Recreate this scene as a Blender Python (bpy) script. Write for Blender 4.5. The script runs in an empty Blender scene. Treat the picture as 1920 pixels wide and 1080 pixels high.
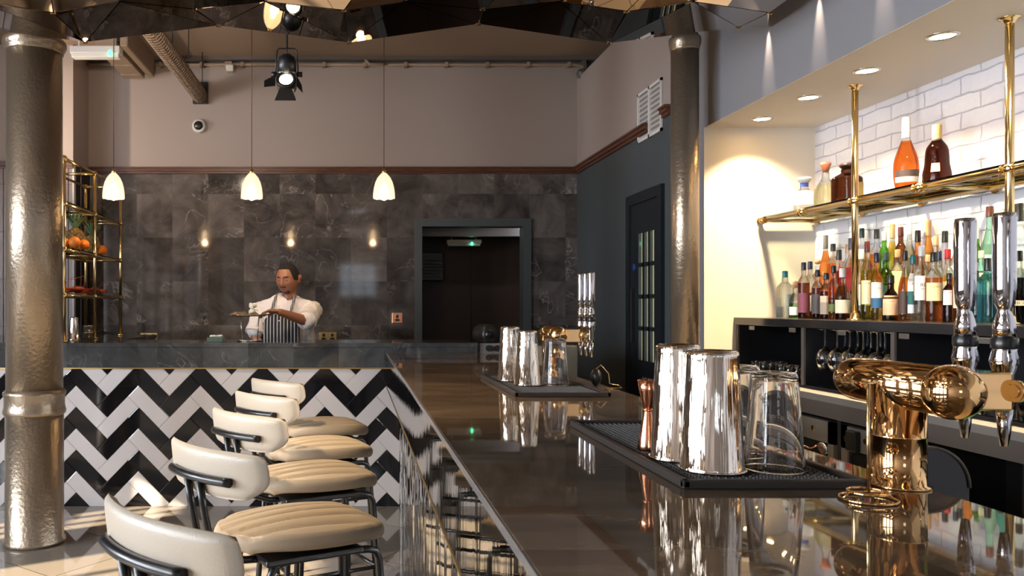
import bpy, bmesh, math, random
from mathutils import Vector, Matrix, Euler
random.seed(7)
PI = math.pi
C = bpy.context.scene.collection
F, CX, HY, HC = 1500.0, 665.0, 574.0, 1.371      # focal in px, vanishing point, camera height
def W(px, py, Y): return Vector(((px-CX)*Y/F, Y, HC-(py-HY)*Y/F))

# ------------------------------------------------------------------ materials
def nt(name):
    m = bpy.data.materials.new(name); m.use_nodes = True
    return m, m.node_tree, m.node_tree.nodes['Principled BSDF']
def setp(b, **k):
    al = dict(color='Base Color', rough='Roughness', metal='Metallic', trans='Transmission Weight', ior='IOR',
              coat='Coat Weight', coatr='Coat Roughness', spec='Specular IOR Level', sheen='Sheen Weight',
              emit='Emission Color', estr='Emission Strength', alpha='Alpha', sss='Subsurface Weight')
    for kk, v in k.items():
        if kk in ('color', 'emit'): v = (v[0], v[1], v[2], 1)
        b.inputs[al[kk]].default_value = v
def mat(name, color, rough=.5, bump=0, bscale=40, var=0, vscale=6, stretch=None, **k):
    m, t, b = nt(name); setp(b, color=color, rough=rough, **k)
    N = t.nodes; L = t.links
    tc = N.new('ShaderNodeTexCoord'); src = tc.outputs['Object']
    if stretch:
        mp = N.new('ShaderNodeMapping'); mp.inputs['Scale'].default_value = stretch
        L.new(src, mp.inputs[0]); src = mp.outputs[0]
    if var:
        n = N.new('ShaderNodeTexNoise'); n.inputs['Scale'].default_value = vscale; n.inputs['Detail'].default_value = 5
        L.new(src, n.inputs[0])
        r = N.new('ShaderNodeMapRange'); r.inputs[1].default_value = .3; r.inputs[2].default_value = .7
        r.inputs[3].default_value = 1-var; r.inputs[4].default_value = 1+var; L.new(n.outputs[0], r.inputs[0])
        mx = N.new('ShaderNodeVectorMath'); mx.operation = 'SCALE'; mx.inputs[0].default_value = color
        L.new(r.outputs[0], mx.inputs['Scale']); L.new(mx.outputs[0], b.inputs['Base Color'])
    if bump:
        n = N.new('ShaderNodeTexNoise'); n.inputs['Scale'].default_value = bscale; n.inputs['Detail'].default_value = 3
        L.new(src, n.inputs[0]); bp = N.new('ShaderNodeBump'); bp.inputs['Strength'].default_value = bump
        bp.inputs['Distance'].default_value = .01
        L.new(n.outputs[0], bp.inputs['Height']); L.new(bp.outputs[0], b.inputs['Normal'])
    return m
def ramp(N, pts):
    r = N.new('ShaderNodeValToRGB'); e = r.color_ramp.elements
    while len(e) < len(pts): e.new(.5)
    for i, (p, c) in enumerate(pts): e[i].position = p; e[i].color = (c[0], c[1], c[2], 1)
    return r
def marble(name, dark, mid, vein, ax=(0, 2), tile=(.335, .41), off=(0, 0), scale=3, rough=.08, tonevar=.35, streak=None, ior=1.5):
    m, t, b = nt(name); N = t.nodes; L = t.links
    setp(b, rough=rough, ior=ior)
    tc = N.new('ShaderNodeTexCoord'); sx = N.new('ShaderNodeSeparateXYZ'); L.new(tc.outputs['Object'], sx.inputs[0])
    fl = []
    for a, tl, o in zip(ax, tile, off):
        d = N.new('ShaderNodeMath'); d.operation = 'MULTIPLY_ADD'; d.inputs[1].default_value = 1/tl; d.inputs[2].default_value = o
        L.new(sx.outputs[a], d.inputs[0]); f = N.new('ShaderNodeMath'); f.operation = 'FLOOR'; L.new(d.outputs[0], f.inputs[0]); fl.append(f)
    cb = N.new('ShaderNodeCombineXYZ'); L.new(fl[0].outputs[0], cb.inputs[0]); L.new(fl[1].outputs[0], cb.inputs[1])
    wn = N.new('ShaderNodeTexWhiteNoise'); wn.noise_dimensions = '3D'; L.new(cb.outputs[0], wn.inputs[0])
    ad = N.new('ShaderNodeVectorMath'); ad.operation = 'MULTIPLY_ADD'; ad.inputs[1].default_value = (3, 3, 3)
    L.new(wn.outputs['Color'], ad.inputs[0])
    mp = N.new('ShaderNodeMapping'); mp.inputs['Scale'].default_value = streak or (1, 1, 1)
    L.new(tc.outputs['Object'], mp.inputs[0]); L.new(mp.outputs[0], ad.inputs[2])
    n = N.new('ShaderNodeTexNoise'); n.inputs['Scale'].default_value = scale; n.inputs['Detail'].default_value = 8
    n.inputs['Roughness'].default_value = .65; n.inputs['Distortion'].default_value = .6; L.new(ad.outputs[0], n.inputs[0])
    r = ramp(N, [(.32, dark), (.68, mid)]); L.new(n.outputs[0], r.inputs[0])
    n2 = N.new('ShaderNodeTexNoise'); n2.inputs['Scale'].default_value = scale*1.1; n2.inputs['Detail'].default_value = 6
    n2.inputs['Distortion'].default_value = 1.4; L.new(ad.outputs[0], n2.inputs[0])
    s = N.new('ShaderNodeMath'); s.operation = 'SUBTRACT'; s.inputs[1].default_value = .5; L.new(n2.outputs[0], s.inputs[0])
    a = N.new('ShaderNodeMath'); a.operation = 'ABSOLUTE'; L.new(s.outputs[0], a.inputs[0])
    vr = ramp(N, [(0, (.55,)*3), (.018, (0,)*3)]); L.new(a.outputs[0], vr.inputs[0])
    n3 = N.new('ShaderNodeTexNoise'); n3.inputs['Scale'].default_value = scale*.8; L.new(ad.outputs[0], n3.inputs[0])
    vr3 = ramp(N, [(.5, (0,)*3), (.65, (1,)*3)]); L.new(n3.outputs[0], vr3.inputs[0])
    vm = N.new('ShaderNodeMath'); vm.operation = 'MULTIPLY'; L.new(vr.outputs[0], vm.inputs[0]); L.new(vr3.outputs[0], vm.inputs[1])
    mx = N.new('ShaderNodeMix'); mx.data_type = 'RGBA'; L.new(vm.outputs[0], mx.inputs[0]); L.new(r.outputs[0], mx.inputs[6])
    mx.inputs[7].default_value = (*vein, 1)
    tr = N.new('ShaderNodeMapRange'); tr.inputs[3].default_value = 1-tonevar; tr.inputs[4].default_value = 1+tonevar
    L.new(wn.outputs['Value'], tr.inputs[0])
    sc = N.new('ShaderNodeVectorMath'); sc.operation = 'SCALE'; L.new(mx.outputs[2], sc.inputs[0]); L.new(tr.outputs[0], sc.inputs['Scale'])
    L.new(sc.outputs[0], b.inputs['Base Color'])
    return m
def brickmat(name):
    m, t, b = nt(name); N = t.nodes; L = t.links; setp(b, rough=.55)
    tc = N.new('ShaderNodeTexCoord'); sx = N.new('ShaderNodeSeparateXYZ'); L.new(tc.outputs['Object'], sx.inputs[0])
    cb = N.new('ShaderNodeCombineXYZ'); L.new(sx.outputs[1], cb.inputs[0]); L.new(sx.outputs[2], cb.inputs[1])
    nz = N.new('ShaderNodeTexNoise'); nz.inputs['Scale'].default_value = 9; nz.inputs['Detail'].default_value = 4; L.new(cb.outputs[0], nz.inputs[0])
    md = N.new('ShaderNodeVectorMath'); md.operation = 'MULTIPLY_ADD'; md.inputs[1].default_value = (.035, .03, 0)
    L.new(nz.outputs['Color'], md.inputs[0]); L.new(cb.outputs[0], md.inputs[2])
    br = N.new('ShaderNodeTexBrick'); br.inputs['Scale'].default_value = 1; br.inputs['Brick Width'].default_value = .235
    br.inputs['Row Height'].default_value = .078; br.inputs['Mortar Size'].default_value = .004; br.inputs['Mortar Smooth'].default_value = .6
    br.inputs['Color1'].default_value = (.84, .82, .84, 1); br.inputs['Color2'].default_value = (.78, .76, .80, 1)
    br.inputs['Mortar'].default_value = (.66, .64, .71, 1); L.new(md.outputs[0], br.inputs[0])
    L.new(br.outputs[0], b.inputs['Base Color'])
    n2 = N.new('ShaderNodeTexNoise'); n2.inputs['Scale'].default_value = 30; n2.inputs['Detail'].default_value = 6; L.new(cb.outputs[0], n2.inputs[0])
    h = N.new('ShaderNodeMath'); h.operation = 'MULTIPLY_ADD'; h.inputs[1].default_value = -1.6; L.new(br.outputs['Fac'], h.inputs[0]); L.new(n2.outputs[0], h.inputs[2])
    bp = N.new('ShaderNodeBump'); bp.inputs['Strength'].default_value = .8; bp.inputs['Distance'].default_value = .008
    L.new(h.outputs[0], bp.inputs['Height']); L.new(bp.outputs[0], b.inputs['Normal'])
    return m
def thinglass(name, tint, refl=.08, glassmix=0, ior=1.45):
    m, t, b = nt(name); N = t.nodes; L = t.links
    tr = N.new('ShaderNodeBsdfTransparent'); tr.inputs[0].default_value = (*tint, 1)
    mx = N.new('ShaderNodeMixShader'); out = [n for n in N if n.type == 'OUTPUT_MATERIAL'][0]
    if glassmix:
        setp(b, color=tint, rough=.01, trans=1, ior=ior); mx.inputs[0].default_value = glassmix
    else:
        setp(b, color=(1, 1, 1), rough=.02, metal=1); fr = N.new('ShaderNodeFresnel'); fr.inputs[0].default_value = ior; L.new(fr.outputs[0], mx.inputs[0])
    L.new(tr.outputs[0], mx.inputs[1]); L.new(b.outputs[0], mx.inputs[2]); L.new(mx.outputs[0], out.inputs[0])
    return m
def stripemat(name, ax=0, period=.022, frac=.18, a=(.012, .014, .02), c=(.75, .73, .72), off=0):
    m, t, b = nt(name); N = t.nodes; L = t.links; setp(b, rough=.8)
    tc = N.new('ShaderNodeTexCoord'); sx = N.new('ShaderNodeSeparateXYZ'); L.new(tc.outputs['Object'], sx.inputs[0])
    d = N.new('ShaderNodeMath'); d.operation = 'MULTIPLY_ADD'; d.inputs[1].default_value = 1/period; d.inputs[2].default_value = off; L.new(sx.outputs[ax], d.inputs[0])
    f = N.new('ShaderNodeMath'); f.operation = 'FRACT'; L.new(d.outputs[0], f.inputs[0])
    g = N.new('ShaderNodeMath'); g.operation = 'LESS_THAN'; g.inputs[1].default_value = frac; L.new(f.outputs[0], g.inputs[0])
    mx = N.new('ShaderNodeMix'); mx.data_type = 'RGBA'; L.new(g.outputs[0], mx.inputs[0])
    mx.inputs[6].default_value = (*a, 1); mx.inputs[7].default_value = (*c, 1); L.new(mx.outputs[2], b.inputs['Base Color'])
    return m

M = {}
M['paint'] = mat('greige_paint', (.36, .305, .28), .6, bump=.05, bscale=60)
M['ceil'] = mat('tan_ceiling_paint', (.32, .235, .165), .6)
M['white'] = mat('white_paint', (.7, .68, .66), .5)
M['cream'] = mat('cream_paint', (.80, .72, .60), .55)
M['bulk'] = mat('bulkhead_paint', (.27, .265, .28), .55, bump=.04, bscale=60)
M['dado'] = mat('blue_grey_paint', (.062, .075, .083), .45)
M['darkdoor'] = mat('dark_door_paint', (.012, .015, .019), .35)
M['wood'] = mat('dark_rail_wood', (.10, .035, .018), .35, var=.4, vscale=12, stretch=(1, 1, 8))
M['marble'] = marble('dark_grey_marble', (.038, .033, .031), (.155, .137, .128), (.42, .39, .37), off=(.1, .09), rough=.06, ior=1.45)
M['marblec'] = marble('counter_grey_marble', (.03, .034, .037), (.10, .105, .108), (.4, .4, .4), tile=(.31, 4), off=(.35, .5), scale=4, rough=.06)
M['bartop'] = marble('brown_polished_marble', (.075, .047, .027), (.25, .165, .10), (.30, .22, .145), ax=(0, 1), tile=(.9, .62), off=(.2, .3), scale=3.2, rough=.028, tonevar=.25, streak=(.6, 1.6, 1), ior=1.85)
M['barband'] = mat('polished_dark_stone', (.50, .47, .44), .03, metal=1, bump=.05, bscale=16, stretch=(1, 1, .1))
M['edge'] = mat('counter_edge_stone', (.16, .15, .145), .2)
M['rib'] = mat('ribbed_glossy_metal', (.72, .71, .69), .06, metal=1)
M['tilew'] = mat('white_glazed_tile', (.76, .72, .72), .1, ior=1.5, bump=.02, bscale=9)
M['tileb'] = mat('black_glazed_tile', (.007, .007, .009), .07, ior=1.5, bump=.02, bscale=9)
M['floorw'] = mat('cream_floor_tile', (.60, .54, .48), .08, ior=1.5)
M['floorg'] = mat('grey_floor_tile', (.60, .54, .48), .08)
M['grout'] = mat('grout', (.12, .11, .10), .8)
M['brass'] = mat('polished_brass', (.90, .68, .34), .14, metal=1)
M['brasst'] = mat('mirror_brass', (.80, .50, .23), .05, metal=1)
M['brassflat'] = mat('flat_brass_strip', (.55, .38, .15), .3, metal=1)
M['copper'] = mat('copper', (.80, .37, .22), .16, metal=1)
M['steel'] = mat('stainless_steel', (.62, .60, .57), .22, metal=1)
M['chrome'] = mat('chrome', (.56, .56, .60), .05, metal=1)
M['tin'] = mat('polished_tin', (.80, .74, .66), .05, metal=1, bump=.35, bscale=70, stretch=(1, 1, .03))
M['iron'] = mat('bronze_painted_iron', (.37, .30, .225), .30, bump=.3, bscale=50, metal=.75, var=.12, vscale=4)
M['mirror'] = mat('smoked_mirror', (.48, .41, .35), .015, metal=1)
M['black'] = mat('black_metal', (.012, .012, .013), .35)
M['blackp'] = mat('black_powdercoat', (.008, .009, .011), .28)
M['rubber'] = mat('black_rubber', (.022, .017, .015), .55)
M['cab'] = mat('black_cabinet', (.012, .012, .014), .4)
M['cabedge'] = mat('dark_glossy_shelf_edge', (.03, .027, .027), .12)
M['greylam'] = mat('grey_laminate', (.23, .215, .20), .35)
M['greylamd'] = mat('grey_brown_laminate', (.12, .105, .095), .4)
M['leather'] = mat('cream_leather', (.58, .455, .32), .38, bump=.12, bscale=220)
M['leatherb'] = mat('pale_leather_back', (.50, .43, .345), .40, bump=.1, bscale=220)
M['piping'] = mat('leather_seam', (.30, .21, .13), .5)
M['skin'] = mat('skin', (.30, .125, .07), .42, sss=.05)
M['lips'] = mat('lips', (.30, .10, .075), .42)
M['hair'] = mat('black_hair', (.010, .008, .007), .8, bump=.6, bscale=400)
M['brow'] = mat('brow_hair', (.03, .014, .010), .8)
M['jacket'] = mat('white_chef_cotton', (.80, .745, .73), .8, bump=.15, bscale=14)
M['apron'] = stripemat('striped_apron', 0, .0262, .2)
M['strap'] = stripemat('striped_strap', 0, .012, .3)
M['trouser'] = mat('black_trousers', (.02, .02, .022), .8)
M['led'] = mat('green_indicator', (0, .6, .2), .4, emit=(.05, 1, .35), estr=6)
M['lamp_w'] = mat('lamp_glow', (1, .9, .7), .4, emit=(1, .86, .62), estr=30)
M['lamp_d'] = mat('downlight_glow', (1, .9, .7), .4, emit=(1, .80, .50), estr=9)
M['bulb'] = mat('bulb_glow', (1, .8, .5), .4, emit=(1, .78, .50), estr=30)
M['pglass'] = mat('pendant_glass', (1, .92, .80), .15, trans=.85, ior=1.3, emit=(1, .66, .36), estr=.45)
M['glass'] = mat('clear_glass', (1, 1, 1), .0, trans=1, ior=1.45)
M['shelfglass'] = thinglass('green_edged_shelf_glass', (.90, .975, .94))
M['darkglass'] = mat('dark_fridge_glass', (.02, .022, .024), .05)
M['paleglass'] = mat('pale_door_pane', (.10, .12, .12), .08)
M['yglow'] = mat('painted_yellow_reflection', (.6, .55, .25), .5, emit=(.75, .68, .3), estr=.12)  # faint glow, paints a yellow reflection on the door panes
M['paper'] = mat('white_paper', (.8, .79, .76), .8)
M['orange'] = mat('orange_peel', (.75, .20, .015), .45, bump=.3, bscale=180)
M['pinebody'] = mat('pineapple_skin', (.20, .12, .035), .6, var=.6, vscale=30)
M['pineleaf'] = mat('pineapple_leaf', (.10, .17, .09), .5, var=.3, vscale=10)
M['lobster'] = mat('cooked_shellfish', (.52, .10, .03), .35, var=.5, vscale=25)
M['lobsterr'] = mat('dark_red_shellfish', (.33, .018, .015), .35, var=.5, vscale=25)
M['oyster'] = mat('oyster_shell', (.20, .135, .08), .7, bump=.9, bscale=60, var=.7, vscale=40)
M['plate'] = mat('steel_platter', (.7, .6, .45), .2, metal=1)
M['muslin'] = mat('white_muslin', (.82, .80, .68), .9, bump=.4, bscale=60)
M['sage'] = mat('sage_green_box', (.11, .17, .14), .5)
M['brownroom'] = mat('dark_brown_panel', (.075, .048, .036), .5)
M['pinkpanel'] = mat('pinkish_wall_planks', (.26, .185, .17), .3, var=.18, vscale=5, stretch=(3, 3, 1))
M['duct'] = mat('tan_flexible_duct', (.36, .25, .17), .6, bump=.5, bscale=60)
M['blueled'] = mat('blue_sign', (.02, .06, .30), .4)
M['fridgegreen'] = mat('green_lit_fridge_glass', (.1, .3, .1), .2, emit=(.18, .5, .16), estr=.5)

def floormat():
    m, t, b = nt('polished_floor_tile'); N = t.nodes; L = t.links; setp(b, rough=.035, ior=1.75)
    tc = N.new('ShaderNodeTexCoord'); mp = N.new('ShaderNodeMapping'); mp.inputs['Rotation'].default_value = (0, 0, .62); L.new(tc.outputs['Object'], mp.inputs[0])
    br = N.new('ShaderNodeTexBrick'); br.offset = 0; br.inputs['Scale'].default_value = 1; br.inputs['Brick Width'].default_value = .6; br.inputs['Row Height'].default_value = .6
    br.inputs['Mortar Size'].default_value = .003; br.inputs['Color1'].default_value = (.30, .265, .225, 1); br.inputs['Color2'].default_value = (.26, .232, .2, 1)
    br.inputs['Mortar'].default_value = (.08, .07, .06, 1); L.new(mp.outputs[0], br.inputs[0]); L.new(br.outputs[0], b.inputs['Base Color'])
    return m
# ------------------------------------------------------------------ mesh builder
class MB:
    def __init__(s): s.v = []; s.f = []; s.m = []; s.sm = []
    def add(s, vs, fs, mi=0, smooth=False, T=None):
        o = len(s.v)
        s.v += [tuple(T @ Vector(v)) if T else tuple(v) for v in vs]
        for f in fs: s.f.append([i+o for i in f]); s.m.append(mi); s.sm.append(smooth)
        return s
    def box(s, a, b, mi=0, T=None, bev=0):
        (x0, y0, z0), (x1, y1, z1) = a, b
        x0, x1 = min(x0, x1), max(x0, x1); y0, y1 = min(y0, y1), max(y0, y1); z0, z1 = min(z0, z1), max(z0, z1)
        if bev > 0:
            bm = bmesh.new(); bmesh.ops.create_cube(bm, size=1)
            for v in bm.verts: v.co = Vector(((x0+x1)/2+v.co.x*(x1-x0), (y0+y1)/2+v.co.y*(y1-y0), (z0+z1)/2+v.co.z*(z1-z0)))
            bmesh.ops.bevel(bm, geom=bm.edges[:], offset=min(bev, .49*min(x1-x0, y1-y0, z1-z0)), segments=2, affect='EDGES', profile=.5)
            bm.verts.index_update()
            s.add([v.co.copy() for v in bm.verts], [[v.index for v in f.verts] for f in bm.faces], mi, False, T); bm.free(); return s
        vs = [(x0, y0, z0), (x1, y0, z0), (x1, y1, z0), (x0, y1, z0), (x0, y0, z1), (x1, y0, z1), (x1, y1, z1), (x0, y1, z1)]
        return s.add(vs, [(0, 3, 2, 1), (4, 5, 6, 7), (0, 1, 5, 4), (1, 2, 6, 5), (2, 3, 7, 6), (3, 0, 4, 7)], mi, False, T)
    def lathe(s, prof, c=(0, 0, 0), n=32, mi=0, T=None, sq=0, sx=1, sy=1, smooth=True, mif=None, axis=None):
        # prof: list of (r, z); sq>0 makes a rounded-square section
        vs = []; fs = []
        def sec(t):
            if not sq: return math.cos(t), math.sin(t)
            e = 2/(2+sq*10); cc, ss = math.cos(t), math.sin(t)
            return math.copysign(abs(cc)**e, cc), math.copysign(abs(ss)**e, ss)
        for r, z in prof:
            for i in range(n):
                a, b = sec(2*PI*(i+.5)/n); vs.append((c[0]+r*a*sx, c[1]+r*b*sy, c[2]+z))
        for k in range(len(prof)-1):
            for i in range(n):
                j = (i+1) % n; fs.append((k*n+i, k*n+j, (k+1)*n+j, (k+1)*n+i))
        o = len(s.f); s.add(vs, fs, mi, smooth, T)
        if mif:
            for k in range(len(prof)-1):
                for i in range(n): s.m[o+k*n+i] = mif(k)
        for k, rev in ((0, True), (len(prof)-1, False)):
            if prof[k][0] > 1e-5:
                base = len(s.v)-len(vs)
                ids = [base+k*n+i for i in range(n)]
                if rev: ids.reverse()
                s.f.append(ids); s.m.append(mif(max(0, k-1)) if mif else mi); s.sm.append(False)
        return s
    def cyl(s, p0, p1, r0, r1=None, n=16, mi=0, smooth=True):
        p0, p1 = Vector(p0), Vector(p1); r1 = r0 if r1 is None else r1
        d = p1-p0; T = Matrix.Translation(p0) @ d.to_track_quat('Z', 'Y').to_matrix().to_4x4()
        return s.lathe([(r0, 0), (r1, d.length)], n=n, mi=mi, T=T, smooth=smooth)
    def sph(s, c, r, n=16, mi=0, sc=(1, 1, 1), T=None):
        pr = [(max(1e-6, r*math.sin(PI*k/(n//2+1))), -r*math.cos(PI*k/(n//2+1))) for k in range(n//2+2)]
        Q = Matrix.Translation(Vector(c)) @ Matrix.Diagonal((*sc, 1))
        return s.lathe(pr, n=n, mi=mi, T=(T @ Q if T else Q))
    def tube(s, pts, r, n=10, mi=0, closed=False, rs=None):
        pts = [Vector(p) for p in pts]; m = len(pts); vs = []; fs = []
        up = None
        for i, p in enumerate(pts):
            if closed: d = pts[(i+1) % m]-pts[i-1]
            else: d = pts[min(i+1, m-1)]-pts[max(i-1, 0)]
            d.normalize()
            if up is None:
                up = Vector((0, 0, 1)) if abs(d.z) < .9 else Vector((1, 0, 0))
            x = d.cross(up).normalized(); up = x.cross(d).normalized()
            rr = rs[i] if rs else r
            for k in range(n):
                a = 2*PI*k/n; vs.append(p+x*math.cos(a)*rr+up*math.sin(a)*rr)
        for i in range(m if closed else m-1):
            i2 = (i+1) % m
            for k in range(n):
                k2 = (k+1) % n; fs.append((i*n+k, i*n+k2, i2*n+k2, i2*n+k))
        s.add(vs, fs, mi, True)
        if not closed:
            b = len(s.v)-len(vs)
            s.f.append([b+k for k in range(n)][::-1]); s.m.append(mi); s.sm.append(False)
            s.f.append([b+(m-1)*n+k for k in range(n)]); s.m.append(mi); s.sm.append(False)
        return s
    def prism(s, poly, z0, z1, mi=0, T=None):
        n = len(poly); vs = [(p[0], p[1], z0) for p in poly]+[(p[0], p[1], z1) for p in poly]
        fs = [list(range(n))[::-1], [n+i for i in range(n)]]+[(i, (i+1) % n, n+(i+1) % n, n+i) for i in range(n)]
        return s.add(vs, fs, mi, False, T)
def obj(name, mb, mats, parent=None, loc=None, smooth_bev=0):
    me = bpy.data.meshes.new(name); me.from_pydata(mb.v, [], mb.f); me.validate(clean_customdata=False)
    if not isinstance(mats, (list, tuple)): mats = [mats]
    for m in mats: me.materials.append(M[m] if isinstance(m, str) else m)
    if len(me.polygons) == len(mb.f):
        me.polygons.foreach_set('material_index', mb.m); me.polygons.foreach_set('use_smooth', mb.sm)
    me.update()
    o = bpy.data.objects.new(name, me); C.objects.link(o)
    if loc is not None: o.location = loc
    if parent: o.parent = parent
    return o
def thing(name, label, cat, loc=(0, 0, 0), rz=0, group=None):
    o = bpy.data.objects.new(name, None); C.objects.link(o); o.empty_display_size = .05
    o.location = loc; o.rotation_euler = (0, 0, rz); return tag(o, label, cat, group)
def tag(o, label, cat, group=None, kind=None):
    o['label'] = label; o['category'] = cat
    if group: o['group'] = group
    if kind: o['kind'] = kind
    return o
def struct(name, mb, mats, parent=None):
    o = obj(name, mb, mats, parent); o['kind'] = 'structure'; return o
def kids(o): return [c for c in C.objects if c.parent == o]
def copy_tree(o, parent=None):
    c = o.copy(); C.objects.link(c); c.parent = parent
    for ch in kids(o): copy_tree(ch, c)
    return c
def textmesh(body, size, parent, T, m, name='lettering', ext=.0006, bend=None, align='CENTER'):
    cu = bpy.data.curves.new('t', 'FONT'); cu.body = body; cu.size = size; cu.align_x = align; cu.align_y = 'CENTER'; cu.resolution_u = 2
    if not bend: cu.extrude = ext
    to = bpy.data.objects.new('t', cu); C.objects.link(to)
    bpy.context.view_layer.update()
    me = bpy.data.meshes.new_from_object(to.evaluated_get(bpy.context.evaluated_depsgraph_get()))
    bpy.data.objects.remove(to)
    me.materials.clear(); me.materials.append(M[m] if isinstance(m, str) else m)
    if bend:
        R, a0, z0 = bend
        for v in me.vertices:
            a = a0+v.co.x/R; v.co = Vector((R*math.cos(a), R*math.sin(a), z0+v.co.y))
    else:
        me.transform(T)
    me.name = name
    o = bpy.data.objects.new(name, me); C.objects.link(o); o.parent = parent
    return o

# ------------------------------------------------------------------ setting
YB, XR, ZC, ZRAIL = 7.5, 2.085, 3.69, 2.64
YN, XBR, ZS = 4.775, 2.747, 2.4375      # niche end wall, brick wall, soffit
XL, YREAR = -5.5, -3.5
b = MB().box((XL-.2, YREAR-.2, -.1), (3.2, 9.6, 0)); struct('floor_base', b, floormat()).name = 'floor'
b = MB().box((XL-.2, YREAR-.2, ZC), (3.2, 9.6, ZC+.1)); struct('ceiling', b, 'ceil')

def herring(w, u0, u1, v0, v1, a0, a1, b0, b1, plane, gap=.0015, t=.004, sb=1.0):
    """zigzag herringbone of 3:1 tiles, clipped to a rectangle; returns MB with white(0)/black(1) tiles"""
    mb = MB(); r2 = math.sqrt(2)
    def clip(poly, ax, val, keep_gt):
        out = []
        for i in range(len(poly)):
            p, q = poly[i], poly[(i+1) % len(poly)]
            ip = (p[ax] >= val) if keep_gt else (p[ax] <= val); iq = (q[ax] >= val) if keep_gt else (q[ax] <= val)
            if ip: out.append(p)
            if ip != iq:
                k = (val-p[ax])/(q[ax]-p[ax]); out.append(tuple(p[j]+(q[j]-p[j])*k for j in (0, 1)))
        return out
    def tile(i0, j0, i1, j1, col):
        c = [(i0*w+gap/2, j0*w+gap/2), (i1*w-gap/2, j0*w+gap/2), (i1*w-gap/2, j1*w-gap/2), (i0*w+gap/2, j1*w-gap/2)]
        # rotate 45 deg: chain direction (1,-1) becomes +a
        pl = [((p[0]-p[1])/r2+u0, (p[0]+p[1])/r2*sb+v0) for p in c]
        for ax, val, k in ((0, a0, True), (0, a1, False), (1, b0, True), (1, b1, False)):
            if len(pl) < 3: return
            pl = clip(pl, ax, val, k)
        if len(pl) < 3: return
        n = len(pl); ce = (sum(p[0] for p in pl)/n, sum(p[1] for p in pl)/n)
        ins = [(p[0]+(ce[0]-p[0])*.03, p[1]+(ce[1]-p[1])*.03) for p in pl]
        vs = [plane(p[0], p[1], 0) for p in pl]+[plane(p[0], p[1], t*.6) for p in pl]+[plane(p[0], p[1], t) for p in ins]
        fs = [[2*n+k for k in range(n)]]+[(k, (k+1) % n, n+(k+1) % n, n+k) for k in range(n)]+[(n+k, n+(k+1) % n, 2*n+(k+1) % n, 2*n+k) for k in range(n)]
        mb.add(vs, fs, col)
    N = int(max(a1-a0, b1-b0)/w)+14
    for i in range(-N, N):
        for j in range(-N, N):
            a, bb = (i-j)*w/r2+u0, (i+j)*w/r2+v0
            if not (a0-5*w < a < a1+5*w and b0-5*w < bb < b1+5*w): continue
            k = (i-j) % 6
            if k == 0: tile(i, j, i+3, j+1, ((i+j)//2) % 2)
            elif k == 3: tile(i, j-2, i+1, j+1, ((i-3+j)//2) % 2)
    return mb
CYF, CTOP, CBAND = 5.47, 1.119, .948       # chef counter front, top, band bottom
# dado band / rail profile back wall with opening
ox0, ox1, oz = .56, 1.65, 2.19
b = MB()
b.box((-2.495, YB, 0), (ox0, YB+.12, ZRAIL), 1); b.box((ox1, YB, 0), (XR+.02, YB+.12, ZRAIL), 1); b.box((ox0, YB, oz), (ox1, YB+.12, ZRAIL), 1)
b.box((-2.6, YB, ZRAIL), (3.1, YB+.12, ZC), 0)
struct('wall_back', b, ['paint', 'marble'])
b = MB().box((-2.495-3.1, 7.09, 0), (-2.495, YB+.12, ZRAIL-.02), 1); b.box((-2.495-3.1, 7.09, ZRAIL-.02), (-2.495, YB+.12, ZC), 0)
b.box((-2.5, 7.085, 0), (-2.485, 7.13, 2.62), 2); b.box((-2.494, 7.13, 0), (-2.482, YB, 2.62), 3)
for k in range(26): b.box((-5.3+k*.115, 7.083, 0), (-5.297+k*.115, 7.09, 2.62), 4)
for k in range(6): b.box((-5.5, 7.083, .35+k*.42), (-2.5, 7.09, .353+k*.42), 4)
struct('wall_left_back', b, ['paint', 'pinkpanel', 'white', 'black', 'brownroom']).name = 'wall_chimney'
b = MB()
def prof_rail(b, y, x0, x1, z):
    for (dz0, dz1, dep) in ((-.03, -.01, .022), (-.01, .018, .035), (.018, .03, .048)): b.box((x0, y-dep, z+dz0), (x1, y, z+dz1))
prof_rail(b, YB, -2.48, XR, ZRAIL); struct('trim_1', b, 'wood')
b = MB(); prof_rail(b, 7.09, -5.4, -2.49, ZRAIL-.02); struct('trim_2', b, 'wood')
# right wall: dado + paint, door hole ignored (door is set on the face), niche cut
b = MB()
dadoend = 4.86
b.box((XR, dadoend, 0), (XR+.12, YB+.1, ZRAIL), 1); b.box((XR, dadoend, ZRAIL), (XR+.12, YB+.1, 3.5), 0)
b.box((XR, YN+.001, 0), (XR+.12, dadoend, 3.5), 2)
b.box((XR, YREAR, ZS), (XR+.12, YN, 3.5), 2)
struct('wall_right', b, ['paint', 'dado', 'bulk'])
b = MB().box((3.08, YREAR, 0), (3.2, YB+.12, ZC)); struct('wall_right_outer', b, 'paint').name = 'wall_outer'
b = MB()
for (dz0, dz1, dep) in ((-.035, -.012, .02), (-.012, .015, .035), (.015, .03, .045)):
    b.box((XR-dep, 5.66, ZRAIL+dz0), (XR, YB-.05, ZRAIL+dz1)); b.box((XR-dep-.05, 5.14, ZRAIL+dz0), (XR, 5.26, ZRAIL+dz1))
struct('trim_3', b, 'wood')
b = MB().box((XR-.05, 5.15, 0), (XR, 5.25, ZRAIL-.03)); struct('trim_4', b, 'dado')
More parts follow.
